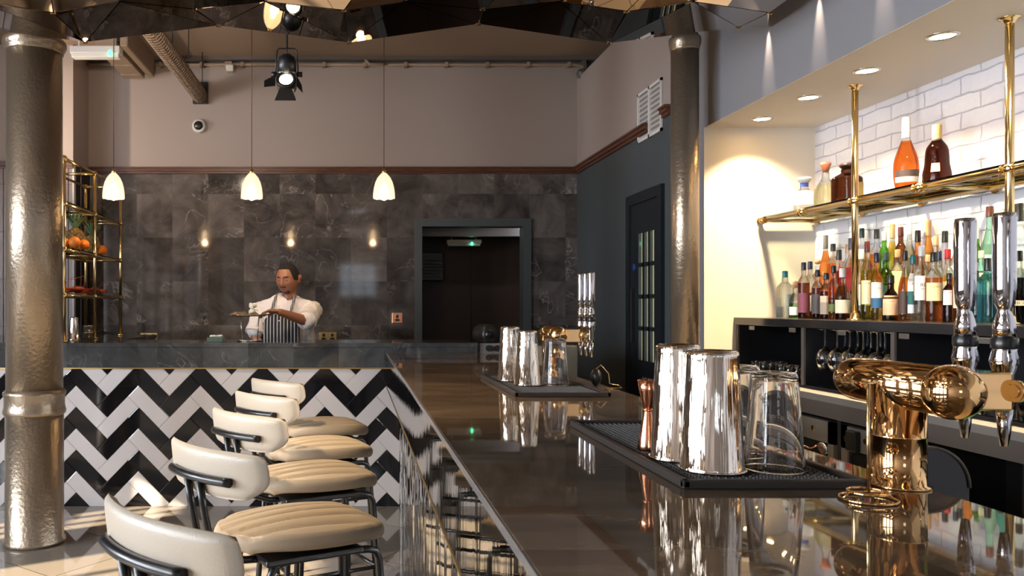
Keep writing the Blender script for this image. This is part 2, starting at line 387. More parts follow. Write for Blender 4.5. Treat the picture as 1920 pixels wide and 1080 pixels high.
# niche
b = MB().box((XR+.0005, YN-.002, 0), (XBR+.1, YN+.0008, ZS)); struct('wall_niche_end', b, 'cream')
b = MB().box((XBR, YREAR, 0), (XBR+.1, YN+.1, ZS)); struct('wall_brick', b, brickmat('white_painted_brick'))
b = MB().box((XR+.0005, YREAR, ZS-.002), (XBR+.1, YN+.1, ZS-.0005)).box((XR+.13, YREAR, ZS), (XBR+.1, YN+.1, ZS+.1)); struct('ceiling_niche', b, 'cream').name = 'ceiling.001'
# rear wall & left wall with window openings
def wallwin(name, axis, pos, th, a0, a1, zt, wins, matn):
    b = MB()
    def bx(p0, p1, z0, z1):
        if axis == 'X': b.box((pos, p0, z0), (pos+th, p1, z1))
        else: b.box((p0, pos, z0), (p1, pos+th, z1))
    cur = a0
    for (w0, w1, z0, z1) in wins:
        bx(cur, w0, 0, zt); bx(w0, w1, 0, z0); bx(w0, w1, z1, zt); cur = w1
    bx(cur, a1, 0, zt); struct(name, b, matn)
    for i, (w0, w1, z0, z1) in enumerate(wins):
        f = MB(); nv, nh = 3, 4
        def fb(p0, p1, za, zb, d=.03):
            if axis == 'X': f.box((pos+.05, p0, za), (pos+.05+d, p1, zb))
            else: f.box((p0, pos+.05, za), (p1, pos+.05+d, zb))
        for k in range(nv+1): c = w0+(w1-w0)*k/nv; fb(max(w0, c-.02), min(w1, c+.02), z0, z1)
        for k in range(nh+1): c = z0+(z1-z0)*k/nh; fb(w0, w1, max(z0, c-.02), min(z1, c+.02))
        wn[0] += 1; struct('window_%d' % wn[0], f, 'white')
wn = [0]
LW = [(-2.6, -1.5, .9, 3.3), (-.9, .2, .9, 3.3), (.75, 2.0, .9, 3.3), (2.6, 3.1, .9, 2.7)]
RW = [(-.35, .5, 1.6, 2.35)]
wallwin('wall_left', 'X', XL-.15, .15, YREAR, YB, ZC, LW, 'paint')
wallwin('wall_rear', 'Y', YREAR-.15, .15, XL, 3.1, ZC, RW, 'paint')

# back doorway and the room beyond
b = MB()
fx0, fx1, fz = .63, 1.575, 2.116
b.box((ox0, YB-.03, 0), (fx0, YB+.14, oz)); b.box((fx1, YB-.03, 0), (ox1, YB+.14, oz)); b.box((fx0, YB-.03, fz), (fx1, YB+.14, oz))
struct('door_1', b, 'dado')
b = MB(); RY = 8.8
b.box((.2, RY, 0), (2.4, RY+.1, 2.6)); b.box((.2, YB+.14, 0), (.25, RY, 2.6)); b.box((2.3, YB+.14, 0), (2.4, RY, 2.6)); b.box((.2, YB+.14, 2.3), (2.4, RY, 2.4), 1)
b.box((1.28, RY-.012, 0), (1.285, RY, 2.2), 1); b.box((.2, RY-.3, 2.12), (2.4, RY, 2.3), 1); b.box((.25, 8.0, 2.07), (2.3, 8.1, 2.3), 2)
struct('wall_corridor', b, ['brownroom', 'black', 'greylam'])
def signlight(px0, px1, py0, py1, Y, label, ledx, drop):
    a, c = W(px0, py1, Y), W(px1, py0, Y)
    t = thing('exit_light_fitting', label, 'emergency light', ((a.x+c.x)/2, Y, a.z))
    w = (c.x-a.x)/2; h = c.z-a.z
    obj('housing', MB().box((-w, 0, h*.35), (w, .1, h), bev=.008), 'white', t)
    obj('diffuser', MB().box((-w+.01, .01, 0), (w-.01, .09, h*.4), bev=.008), 'paper', t)
    L = W(ledx, 0, Y).x-(a.x+c.x)/2
    obj('indicator_light', MB().box((L-.009, -.006, h*.1), (L+.009, .004, h*.55), bev=.003), 'led', t)
    if drop: obj('bracket', MB().cyl((-w*.7, .05, h), (-w*.7, .05, h+drop), .006).cyl((w*.7, .05, h), (w*.7, .05, h+drop), .006), 'white', t)
signlight(838, 903, 449, 461, 8.25, 'white emergency light with green indicator inside the dark back doorway', 885, 2.3-(W(0, 449, 8.25).z))
signlight(130, 224, 85, 106, 6.3, 'white emergency light with green indicator hung under the ceiling, upper left', 206, ZC-W(0, 85, 6.3).z)
p = W(811, 526, 8.6); q = W(790, 526, 8.6); r = W(832, 473, 8.6)
t = thing('wall_box', 'black slatted box on wall inside the dark back doorway', 'wall unit', (p.x, 8.8, p.z))
obj('housing', MB().box((-.12, -.18, 0), (.12, 0, r.z-p.z), bev=.006), 'black', t)
s_ = MB()
for k in range(6): s_.box((-.11, -.19, .03+k*.035), (.11, -.18, .045+k*.035))
obj('louvre', s_, 'brownroom', t)
o = obj('wall_notice', MB().box((-.045, -.006, -.08), (.045, 0, .08)), 'brownroom', loc=(W(920, 0, 8.8).x, 8.8, W(0, 508, 8.8).z))
tag(o, 'small dark notice panel on back wall beyond the doorway', 'notice')

# right wall door
DY0, DY1, DZ = 5.37, 6.07, 2.195
b = MB(); fr = .075
b.box((XR-.03, DY0, 0), (XR, DY0+fr, DZ)); b.box((XR-.03, DY1-fr, 0), (XR, DY1, DZ)); b.box((XR-.03, DY0+fr, DZ-fr), (XR, DY1-fr, DZ))
dr = struct('door_2', b, 'darkdoor')
leaf = MB(); y0, y1 = DY0+fr, DY1-fr; x0, x1 = XR-.012, XR-.002
leaf.box((x0, y0, 0), (x1, y0+.09, DZ-fr)); leaf.box((x0, y1-.13, 0), (x1, y1, DZ-fr)); leaf.box((x0, y0+.09, 0), (x1, y1-.13, .98)); leaf.box((x0, y0+.09, DZ-fr-.22), (x1, y1-.13, DZ-fr))
zz0, zz1 = .98, DZ-fr-.22; yy0, yy1 = y0+.09, y1-.13
for k in (1, 2): c = yy0+(yy1-yy0)*k/3; leaf.box((x0, c-.012, zz0), (x1, c+.012, zz1))
for k in (1, 2, 3): c = zz0+(zz1-zz0)*k/4; leaf.box((x0, yy0, c-.015), (x1, yy1, c+.015))
obj('door_leaf', leaf, 'darkdoor', dr)
pn = MB(); pn.box((x1-.003, yy0, zz0), (x1, yy1, zz1)); obj('door_glass', pn, 'paleglass', dr)
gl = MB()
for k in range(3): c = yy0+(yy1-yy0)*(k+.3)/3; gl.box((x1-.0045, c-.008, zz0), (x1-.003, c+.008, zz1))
obj('glass_reflection_strip', gl, 'yglow', dr).name = 'painted_reflection_strip'  # glowing strips paint a reflection onto the door glass
obj('door_handle', MB().box((XR-.04, y1-.07, 1.1), (XR-.012, y1-.05, 1.5), bev=.004), 'black', dr)
obj('door_sign', MB().lathe([(.026, 0), (.026, .004)], T=Matrix.Translation((XR-.012, y1-.065, 1.66)) @ Matrix.Rotation(-PI/2, 4, 'Y'), n=20), 'blueled', dr)
textmesh('NO ENTRY', .055, dr, Matrix.Translation((XR-.0135, 5.62, .84)) @ Matrix.Rotation(-PI/2, 4, 'Z') @ Matrix.Rotation(PI/2, 4, 'X'), 'white')

# vent on right wall
vy0, vy1 = XR*F/(1243-CX), XR*F/(1198-CX)
t = thing('vent_grille', 'white louvred vent grille high on right wall above the dark door', 'vent', (XR, (vy0+vy1)/2, 2.56))
hw = (vy1-vy0)/2; vh = .36
fr_ = MB(); fr_.box((-.014, -hw, 0), (0, hw, .02)).box((-.014, -hw, vh-.02), (0, hw, vh)).box((-.014, -hw, 0), (0, -hw+.02, vh)).box((-.014, hw-.02, 0), (0, hw, vh)).box((-.014, -.012, 0), (0, .012, vh))
obj('frame', fr_, 'white', t)
sl = MB()
for k in range(9):
    z = .03+k*.036; T = Matrix.Translation((-.007, 0, z)) @ Matrix.Rotation(.6, 4, 'Y')
    sl.box((-.008, -hw+.02, -.001), (.008, hw-.02, .001), T=T)
obj('louvre', sl, 'white', t); obj('backing', MB().box((-.002, -hw, 0), (0, hw, vh)), 'greylam', t)

# ------------------------------------------------------------------ chef counter
CB = 6.02
t = thing('kitchen_counter', 'dark marble topped serving counter with black and white zigzag tiled front', 'counter', (0, CYF, 0))
XE = .84
body = MB().box((-3.9, .012, 0), (XE, CB-CYF, CBAND)); obj('carcass', body, 'grout', t)
tl = herring(.1003, -1.907-3*.1003/math.sqrt(2), 0, .828-5*.1003*1.033/math.sqrt(2), 0, -3.9, XE, 0, CBAND-.004, lambda a, bb, h: (a, .012-h, bb), sb=1.033)
obj('zigzag_tiling', tl, ['tilew', 'tileb'], t)
obj('stone_band', MB().box((-3.9, 0, CBAND), (XE, .03, CTOP-.03), bev=.002), 'marblec', t)
obj('counter_top', MB().box((-3.9, -.004, CTOP-.03), (XE, CB-CYF, CTOP), bev=.003).box((-3.9, CB-CYF, CTOP-.03), (-1.75, 7.08-CYF, CTOP), bev=.003), 'marblec', t)
obj('brass_strip', MB().box((-3.9, -.006, CBAND-.006), (XE, .012, CBAND+.002)), 'brassflat', t)
obj('return_panel', MB().box((-1.78, CB-CYF, 0), (-1.8, 7.08-CYF, CTOP-.03)), 'marblec', t)

t = thing('cooking_appliance', 'stainless steel kitchen range with round knobs at right end of serving counter', 'range', (1.14, CYF+.3, 0))
obj('body', MB().box((-.28, -.25, 0), (.4, .3, 1.10), bev=.006), 'steel', t)
obj('control_panel', MB().box((-.28, -.275, 1.045), (.1, -.24, 1.115), bev=.004), 'greylam', t)
for k in range(2):
    x = W(916+k*16, 0, 5.5).x-1.14
    obj('knob', MB().cyl((x, -.275, 1.082), (x, -.295, 1.082), .022, n=20).cyl((x, -.29, 1.082), (x, -.31, 1.082), .014, n=16), 'black', t)
obj('vent_slot', MB().box((.0, -.28, 1.07), (.08, -.272, 1.1)), 'black', t)
o = thing('steel_pot', 'black round-ended roller standing on the stainless range', 'kitchen roll', (W(912, 0, 5.7).x, 5.7, 1.10))
obj('roll', MB().lathe([(.001, -.10), (.06, -.10), (.072, -.085), (.072, .085), (.06, .1), (.001, .1)], T=Matrix.Translation((0, 0, .072)) @ Matrix.Rotation(PI/2, 4, 'X') @ Matrix.Rotation(.25, 4, 'Y'), n=28), 'black', o)
obj('core', MB().lathe([(.018, -.004), (.026, 0), (.026, .006), (.001, .006)], T=Matrix.Translation((-.0, -.104, .072)) @ Matrix.Rotation(PI/2, 4, 'X')), 'blackp', o)
o.name = 'black_roller'

# ------------------------------------------------------------------ bar counter
BZ, BX0, BX1, BY0, BY1 = 1.05, .217, 1.012, .55, CYF-.008
t = thing('bar_counter', 'long brown polished marble bar counter with mirrored ribbed front', 'bar counter', (0, 0, 0))
obj('counter_top', MB().box((BX0+.004, BY0, BZ-.04), (BX1, BY1, BZ), bev=.002), 'bartop', t)
obj('edge_strip', MB().box((BX0, BY0, BZ-.016), (BX0+.0045, BY1, BZ-.0005), bev=.001), 'edge', t)
obj('stone_band', MB().box((BX0+.001, BY0, .822), (BX0+.03, BY1, BZ-.016)), 'barband', t)
obj('brass_strip', MB().box((BX0-.001, BY0, .815), (BX0+.03, BY1, .823)), 'brassflat', t)
ribs = MB(); zs = [0, .28, .55, .82]; vs = []; fs = []; rr_ = random.Random(11); y = BY0; cols_ = 0
while y < BY1-.001:
    bx_ = .3035+rr_.uniform(-.0038, .0038)
    for z in zs: vs.append((bx_+rr_.uniform(-.0006, .0006), min(y, BY1), z))
    cols_ += 1; y += rr_.uniform(.010, .030)
for z in zs: vs.append((.303, BY1, z))
cols_ += 1
for i in range(cols_-1):
    for k in range(len(zs)-1):
        a = i*len(zs)+k; fs.append((a, a+1, a+1+len(zs), a+len(zs)))
ribs.add(vs, fs, 0, False); obj('ribbed_front', ribs, 'rib', t)
obj('carcass', MB().box((.31, BY0, 0), (BX1-.05, BY1, BZ-.04)), 'cab', t)

# ------------------------------------------------------------------ columns
def column(px, Yc, R, label, zbase=True):
    X = (px-CX)*Yc/F; t = thing('iron_column', label, 'column', (X, Yc, 0))
    k = R/.161
    pr = [(R*1.10, 0), (R*1.10, .02), (R*1.03, .035), (R*1.02, .74)]
    obj('lower_shaft', MB().lathe(pr, n=56), 'iron', t)
    pr = [(R*1.02, .74), (R*1.09, .75), (R*1.11, .765), (R*1.08, .78), (R*1.06, .80), (R*1.06, .845), (R*1.1, .86), (R*1.1, .875), (R*1.0, .89)]
    obj('ring_band', MB().lathe(pr, n=56), 'iron', t)
    zc = 2.835
    obj('shaft', MB().lathe([(R, .885), (R*.975, zc)], n=56), 'iron', t)
    pr = [(R*.975, zc), (R*1.02, zc+.008), (R*1.02, zc+.018), (R*1.07, zc+.03), (R*1.12, zc+.045), (R*1.13, zc+.06), (R*1.10, zc+.075), (R*.95, zc+.08), (R*.9, zc+.1), (R*.9, ZC-.002)]
    obj('capital', MB().lathe(pr, n=56), 'iron', t)
    return t
column(65, 4.65, .157, 'thick bronze painted cast iron column at left, in front of the tiled counter')
column(1284, 4.6, .078, 'slim bronze painted cast iron column at right, beside the lit bottle niche')

# ------------------------------------------------------------------ mirrored folded canopy
t = thing('mirrored_canopy', 'folded smoked mirror ceiling canopy with zigzag lower edge above the bar', 'ceiling canopy', (0, 4, 2.7))
def nd(px, py, Y): p = W(px, py, Y); return Vector((p.x, p.y-4, p.z-2.7))
Ya, Yb_, Yc_, Yd = 4.0, 3.56, 3.05, 2.6; Yp = 3.70
rowA = [nd(-330, 80, Ya), nd(-80, 48, Ya), nd(160, 79, Ya), nd(410, 48, Ya), nd(655, 80, Ya), nd(897, 45, Ya), nd(1142, 81, Ya), nd(1385, 51, Ya), nd(1440, 51, Ya)]
rowB = [nd(-440, 22, Yb_), nd(-170, 17, Yp), nd(100, 24, Yb_), nd(365, 17, Yp), nd(645, 20, Yb_), nd(905, 18, Yp), nd(1175, 22, Yb_), nd(1443, 24, Yp)]
def onplane(px, py, p0, p1, p2):
    n = (p1-p0).cross(p2-p0); o = Vector((0, -4, HC-2.7)); d = Vector(((px-CX)/F, 1, -(py-HY)/F))
    return o+d*(n.dot(p0-o)/n.dot(d))
for k_, (px_, py_) in ((3, (365, 17)), (5, (905, 18))):
    a_ = onplane(px_, py_, rowA[k_-1], rowA[k_], rowB[k_-1]); b_ = onplane(px_, py_, rowA[k_], rowA[k_+1], rowB[k_+1]); rowB[k_] = (a_+b_)/2
rowM = []
for k_, px_ in enumerate((-310, -40, 225, 497, 757, 1050, 1300)):
    a_ = onplane(px_, 3, rowA[k_], rowA[k_+1], rowB[k_]); b_ = onplane(px_, 3, rowA[k_], rowA[k_+1], rowB[k_+1]); rowM.append((a_+b_)/2)
cr = [Vector((-3.2, Yc_-4, .21)), Vector((-2.3, Yc_-4, .12)), Vector((-1.2, Yc_-4, .2)), Vector((-.6, Yc_-4, .12)), Vector((.25, Yc_-4, .2)), Vector((.9, Yc_-4, .12)), Vector((1.45, Yc_-4, .2)), Vector((2.04, Yc_-4, .12))]
rows = [cr]
for q in range(1, 8):
    rows.append([Vector((v.x, v.y-.62*q, (.14 if (i+q) % 2 else .24))) for i, v in enumerate(cr)])
fac = MB(); allf = []
# row A-B : quads between nodes (A has one more node near the corner)
idxA = [0, 1, 2, 3, 4, 5, 6, 7, 8]
pairs = [(0, 0), (1, 1), (2, 2), (3, 3), (4, 4), (5, 5), (6, 6), (7, 7)]
tris = []
for k in range(7):
    tris.append((rowA[k], rowA[k+1], rowM[k])); tris.append((rowA[k], rowM[k], rowB[k])); tris.append((rowA[k+1], rowB[k+1], rowM[k]))
tris.append((rowA[7], rowA[8], rowB[7]))
for k in range(7):
    tris.append((rowB[k], rowM[k], rows[0][k])); tris.append((rowM[k], rowB[k+1], rows[0][k+1])); tris.append((rowM[k], rows[0][k+1], rows[0][k]))
prev = rows[0]
for rw in rows[1:]:
    for k in range(7):
        if k % 2: tris.append((prev[k], prev[k+1], rw[k])); tris.append((prev[k+1], rw[k+1], rw[k]))
        else: tris.append((prev[k], prev[k+1], rw[k+1])); tris.append((prev[k], rw[k+1], rw[k]))
    prev = rw
for tr in tris:
    ce = (tr[0]+tr[1]+tr[2])/3; a = [v+(ce-v).normalized()*.006 for v in tr]
    nrm = (a[1]-a[0]).cross(a[2]-a[0]).normalized()
    if nrm.z > 0: nrm = -nrm
    bk = [v-nrm*.006 for v in a]
    fac.add([*a, *bk], [(0, 1, 2), (3, 5, 4), (0, 3, 4, 1), (1, 4, 5, 2), (2, 5, 3, 0)], 0)
obj('mirror_facets', fac, 'mirror', t)
bk = MB()
for tr in tris: bk.add([v+Vector((0, 0, .02)) for v in tr], [(0, 1, 2)], 0)
obj('backing', bk, 'black', t)
for v in rowA[2:8]+rowB[2:8]:
    cl = MB(); cl.box((v.x-.012, v.y-.004, v.z-.006), (v.x-.004, v.y+.006, v.z+.002)); cl.box((v.x+.004, v.y-.004, v.z-.006), (v.x+.012, v.y+.006, v.z+.002)); cl.box((v.x-.006, v.y+.0045, v.z-.004), (v.x+.006, v.y+.006, v.z))
    obj('corner_clip', cl, 'brass', t)
rods = MB()
for v in (rowA[3], rowA[5], rowA[7], rowB[2], rowB[6]): rods.cyl((v.x, v.y-.05, v.z+.03), (v.x, v.y-.05, ZC-2.7), .006, n=8)
obj('hanging_rods', rods, 'black', t)

# ------------------------------------------------------------------ ceiling things at the back
ceil_t = thing('ceiling_pipe', 'pale conduit pipe running along top of the back wall', 'pipe', (0, YB-.05, 3.62))
xx0, xx1 = -2.5, 2.2
obj('long_pipe', MB().tube([(xx0, 0, 0), (xx1-.15, 0, 0), (xx1-.06, 0, -.02), (xx1-.02, 0, -.08), (xx1-.02, 0, -.3)], .014), 'ceil', ceil_t)
obj('branch_pipe', MB().tube([(.1, -.02, .3-.25), (.1, -.02, .04), (.14, -.02, .0), (.3, -.02, 0)], .012), 'ceil', ceil_t)
for k in range(12): obj('pipe_clip', MB().box((-2.2+k*.38, -.02, -.02), (-2.17+k*.38, .05, .02)), 'ceil', ceil_t)
o = obj('ceiling_beam', MB().box((-5, YB-.09, ZC-.035), (2.9, YB, ZC)), 'greylamd'); tag(o, 'grey strip beam in the corner between ceiling and back wall', 'beam')
p0 = W(247, 153, 7.3)
t = thing('ribbed_air_duct', 'tan panelled ceiling duct running to the back wall, upper left', 'duct', (-2.0, 6.4, ZC))
dm = MB().box((-.12, .12, -.215), (.06, 1.0, 0), bev=.006)
for k in range(3): dm.box((-.125, .3+k*.28, -.222), (.062, .31+k*.28, -.2))
obj('duct_panel', dm, 'ceil', t); obj('side_channel', MB().box((.085, .12, -.2), (.15, 1.0, 0), bev=.01), 'ceil', t); obj('shadow_gap', MB().box((.06, .12, -.16), (.085, 1.0, 0)), 'black', t)
t = thing('wire_cable_basket', 'tan wire basket with cables sloping from ceiling to back wall', 'cable tray', (-1.45, 7.45, 3.34))
L = 2.6
obj('cable_bundle', MB().tube([(0, 0, 0), (.01, -.8, -.0), (-.01, -1.6, .01), (0, -L, 0)], .04, n=14), 'duct', t)
wm = MB()
for k in range(12): a = 2*PI*k/12; wm.tube([(.068*math.cos(a), 0, .068*math.sin(a)), (.068*math.cos(a), -L, .068*math.sin(a))], .0042, n=5)
for k in range(52): wm.tube([(.07*math.cos(2*PI*i/14), -k*.05, .07*math.sin(2*PI*i/14)) for i in range(14)], .004, n=5, closed=True)
obj('wire_mesh', wm, 'ceil', t)
obj('end_plate', MB().box((-.06, .0, -.08), (.08, .04, .12), bev=.004), 'black', t)
hg = MB()
for k in range(4): hg.cyl((.06, -.15-k*.6, 0), (.06, -.15-k*.6, .35), .004, n=6)
obj('hanger', hg, 'black', t)
p0 = W(428, 122, 7.4)
t = thing('wall_sensor', 'small white sensor bracket on the upper back wall', 'sensor', (p0.x, YB, p0.z))
obj('mount', MB().box((-.04, -.06, -.02), (.03, 0, .05), bev=.006), 'ceil', t); obj('sensor_head', MB().box((-.02, -.12, -.06), (.05, -.05, .0), bev=.008), 'white', t)
p0 = W(1112, 110, 7.4)
t = thing('wall_bracket', 'dark metal pipe bracket in the upper right corner by the ceiling', 'bracket', (2.1, YB-.02, 3.5))
obj('plate', MB().box((.02, -.06, .0), (.05, 0, .22)), 'greylamd', t); obj('coil', MB().tube([(.0+.04*math.cos(a*.5), -.05-.002*a, .02+.04*math.sin(a*.5)) for a in range(26)], .007), 'greylamd', t)
# dome camera
p0 = W(372, 235, 7.45)
t = thing('dome_camera', 'white dome security camera on the upper back wall', 'camera', (p0.x, YB, p0.z))
R90 = Matrix.Rotation(PI/2, 4, 'X')
obj('housing', MB().lathe([(.062, 0), (.066, .012), (.062, .035), (.045, .05), (.043, .046)], T=R90, n=32), 'white', t)
obj('lens_dome', MB().sph((0, -.046, 0), .043, n=24, sc=(1, .7, 1)), 'darkglass', t)

# pendant lamps
def pendant():
    t = thing('pendant_lamp', 'x', 'pendant lamp', (0, 5.75, 2.13), group='glowing glass pendants over the kitchen counter')
    out = [(.077, 0), (.0765, .03), (.072, .07), (.062, .11), (.046, .145), (.025, .17), (.014, .18)]
    sh = MB(); n = 40; vs = []; fs = []
    prof = out+[(r-.004, z) for r, z in reversed(out)]
    for r, z in prof:
        for i in range(n):
            a = 2*PI*i/n; rr = r*(1+.018*math.cos(a*12)); vs.append((rr*math.cos(a), rr*math.sin(a), z-(.006*abs(math.cos(a*4)) if z < .001 else 0)))
    for k in range(len(prof)-1):
        for i in range(n): j = (i+1) % n; fs.append((k*n+i, k*n+j, (k+1)*n+j, (k+1)*n+i))
    for i in range(n): j = (i+1) % n; fs.append(((len(prof)-1)*n+i, (len(prof)-1)*n+j, j, i))
    sh.add(vs, fs, 0, True); obj('lamp_shade', sh, 'pglass', t)
    obj('bulb', MB().lathe([(.001, -.018), (.02, -.01), (.032, .02), (.03, .05), (.016, .085), (.014, .1)], n=20), 'bulb', t)
    obj('cap', MB().lathe([(.016, .172), (.018, .19), (.01, .205), (.004, .21)], n=16), 'brass', t)
    obj('cord', MB().cyl((0, 0, .205), (0, 0, ZC-2.13), .0028, n=6), 'wood', t)
    return t
pd = pendant()
for i, (px, lab) in enumerate(((213, 'glowing glass pendant lamp in front of the brass rack, left'), (472, 'glowing glass pendant lamp hanging above the chef, middle of three'), (720, 'glowing glass pendant lamp nearest the dark doorway, right of three'))):
    o = pd if i == 0 else copy_tree(pd)
    o.location = (W(px, 0, 5.75).x, 5.75, W(0, 371, 5.75).z); o['label'] = lab

# theatre spotlight
SY = 4.15
def spotlamp(px, py, label, toward, rodtop):
    p = W(px, py, SY); t = thing('theatre_spotlight', label, 'spotlight', p)
    Rt = Matrix.Rotation(math.radians(62), 4, 'X')
    obj('lamp_body', MB().lathe([(.001, .125), (.02, .122), (.042, .105), (.05, .08), (.05, .02)], T=Matrix.Rotation(math.radians(8), 4, 'X'), n=24), 'black', t)
    obj('band', MB().lathe([(.05, .015), (.053, .018), (.053, .026), (.05, .028)], n=24), 'steel', t)
    Q = Matrix.Translation((0, -.03, -.03)) @ Matrix.Rotation(math.radians(70), 4, 'X')
    obj('lens_ring', MB().lathe([(.05, -.045), (.052, .03), (.048, .034), (.036, .034), (.034, .02)], T=Q, n=28), 'black', t)
    obj('lens', MB().lathe([(.001, .026), (.034, .024)], T=Q, n=24), 'lamp_w', t)
    def leafp(poly, th, T): return MB().prism(poly, 0, th, T=T)
    for nm, poly, T in (('barn_door', [(-.032, 0), (.032, 0), (.055, -.07), (-.055, -.07)], Matrix.Translation((0, -.07, -.072)) @ Matrix.Rotation(math.radians(72), 4, 'X')),
                        ('barn_door', [(0, .03), (0, -.03), (-.058, -.045), (-.058, -.01)], Matrix.Translation((-.053, -.07, -.03)) @ Matrix.Rotation(math.radians(80), 4, 'X') @ Matrix.Rotation(.3, 4, 'Y')),
                        ('barn_door', [(0, .03), (0, -.03), (.05, -.05), (.04, -.01)], Matrix.Translation((.053, -.07, -.03)) @ Matrix.Rotation(math.radians(80), 4, 'X') @ Matrix.Rotation(.9, 4, 'Y'))):
        obj(nm, leafp(poly, .0015, T), 'black', t)
    obj('yoke', MB().tube([(-.058, 0, .02), (-.055, 0, .1), (-.05, 0, .145), (-.04, 0, .155), (.04, 0, .155), (.05, 0, .145), (.055, 0, .1), (.058, 0, .02)], .0035, n=8), 'black', t)
    obj('knob', MB().cyl((-.052, 0, .02), (-.08, 0, .02), .014, n=16), 'black', t); obj('knob', MB().cyl((.052, 0, .02), (.08, 0, .02), .014, n=16), 'black', t)
    obj('cable', MB().tube([(0, 0, .155), (.0, .01, .135), (-.03, .02, .115), (-.05, .02, .108), (-.02, .01, .112), (0, 0, .122)], .004, n=8), 'black', t)
    obj('rod', MB().cyl((0, 0, .155), (0, 0, rodtop-p.z), .006, n=10), 'black', t)
spotlamp(538, 147, 'black theatre spotlight with open barn doors hanging below canopy', None, ZC)

# ------------------------------------------------------------------ left brass rack
XA, XB_ = -2.02, -2.32; ys = [5.56, 6.22, 6.9]
zt, zl = 2.398, [2.083, 1.764, 1.445]
t = thing('brass_rack', 'tall brass tube shelving rack holding fruit on left end of kitchen counter', 'shelf rack', (XB_+.15, 6.2, CTOP))
ox, oy, ozz = XB_+.15, 6.2, CTOP
def loc(x, y, z): return (x-ox, y-oy, z-ozz)
for x in (XA, XB_):
    for y in ys:
        pr = MB().cyl(loc(x, y, CTOP), loc(x, y, zt), .013, n=14)
        for z in [zt]+zl: pr.sph(loc(x, y, z), .023, n=14)
        pr.cyl(loc(x, y, CTOP), loc(x, y, CTOP+.012), .028, n=16)
        obj('post', pr, 'brass', t)
for z in [zt]+zl:
    rl = MB()
    for x in (XA, XB_): rl.cyl(loc(x, ys[0], z), loc(x, ys[-1], z), .0115, n=12)
    for y in ys: rl.cyl(loc(XA, y, z), loc(XB_, y, z), .0115, n=12)
    obj('rail', rl, 'brass', t)
for z in zl: obj('shelf', MB().box(loc(XB_-.01, ys[0]-.005, z+.012), loc(XA+.01, ys[-1]+.01, z+.02)), 'shelfglass', t)
zs2 = zl[1]+.0205
def pineapple(x, y, z, s, label):
    t = thing('pineapple', label, 'fruit', (x, y, z), group='pineapples on the brass rack')
    vs = MB(); n = 24; prf = []
    for k in range(15):
        u = k/14; prf.append((.055*s*math.sin(PI*(.08+.84*u))**.6, .15*s*u))
    vs.lathe(prf, n=n)
    for k in range(1, 13):
        u = k/14; r = .055*s*math.sin(PI*(.08+.84*u))**.6
        for i in range(10):
            a = 2*PI*(i+(k % 2)*.5)/10; vs.sph((r*math.cos(a), r*math.sin(a), .15*s*u), .0105*s, n=6, mi=0)
    obj('body', vs, 'pinebody', t)
    lf = MB(); rr = random.Random(int(x*100))
    for k in range(30):
        a = k*2.4; tilt = .1+.022*k; L = (.118-.0012*k)*s; w = .012*s
        base = Vector((.01*math.cos(a), .01*math.sin(a), .148*s)); d = Vector((math.cos(a)*math.sin(tilt), math.sin(a)*math.sin(tilt), math.cos(tilt)))
        sd = Vector((-math.sin(a), math.cos(a), 0)); outw = Vector((math.cos(a), math.sin(a), 0))
        p1 = base+d*L*.5; p2 = base+d*L+outw*L*.18
        lf.add([base-sd*w, base+sd*w, p1+sd*w*.85, p2, p1-sd*w*.85, base+outw*.003, p1+outw*.004], [(0, 1, 6), (1, 2, 6), (2, 3, 6), (3, 4, 6), (4, 0, 6)], 0)
    obj('leaf_crown', lf, 'pineleaf', t)
pineapple(W(141, 0, 6.02).x, 6.02, zs2, 1.15, 'larger pineapple on the brass rack beside the column')
pineapple(W(172, 0, 6.35).x, 6.35, zs2, 1.0, 'smaller pineapple on the brass rack, behind the oranges')
orangesxy = [(121, 5.72, .038, 'orange half hidden by the column edge'), (140, 5.72, .043, 'large orange directly below the larger pineapple'), (158, 5.86, .038, 'orange between the two pineapples'), (192, 6.52, .042, 'orange right of the smaller pineapple')]
for px, y, r, lab in orangesxy:
    x = max(W(px, 0, y).x, XB_+.03)
    if px < 150 and y < 5.8: pass
    tt = thing('orange', lab, 'fruit', (x, y, zs2), group='oranges on the brass rack')
    obj('peel', MB().sph((0, 0, r), r, n=24, sc=(1, 1, .95)), 'orange', tt); obj('stem_button', MB().sph((0, -.004, r*1.93), .005, n=8), 'pineleaf', tt)
def lobster(x, y, z, rz, m, label, s=1):
    t = thing('lobster', label, 'shellfish', (x, y, z), rz, 'cooked shellfish on the brass rack')
    bd = MB()
    bd.sph((0, 0, .035), .036, n=16, sc=(1.9, .85, .85))
    for k in range(6): bd.sph((-.06-.026*k, 0, .034-.002*k), .03-.002*k, n=12, sc=(.7, 1, .75))
    for a in (-.5, 0, .5): bd.sph((-.23, .035*math.sin(a*1.6), .016), .02, n=8, sc=(1.4, .7, .3))
    obj('body', bd, m, t)
    for sy in (-1, 1):
        c = MB(); c.tube([(.04, sy*.02, .03), (.08, sy*.06, .035), (.12, sy*.05, .035)], .009, rs=[.008, .01, .011]); c.sph((.16, sy*.045, .035), .024, n=12, sc=(1.8, .8, .6)); c.sph((.185, sy*.03, .035), .012, n=8, sc=(2.2, .6, .6))
        obj('claw', c, m, t)
        ln = MB()
        for k in range(4): ln.tube([(.03-.025*k, sy*.025, .03), (.035-.03*k, sy*.06, .045), (.04-.035*k, sy*.085, .004)], .003, n=5)
        ln.tube([(.06, sy*.008, .045), (.12, sy*.02, .10), (.2, sy*.05, .13)], .0018, n=5)
        obj('legs', ln, m, t)
    return t
zs3 = zl[2]+.0205
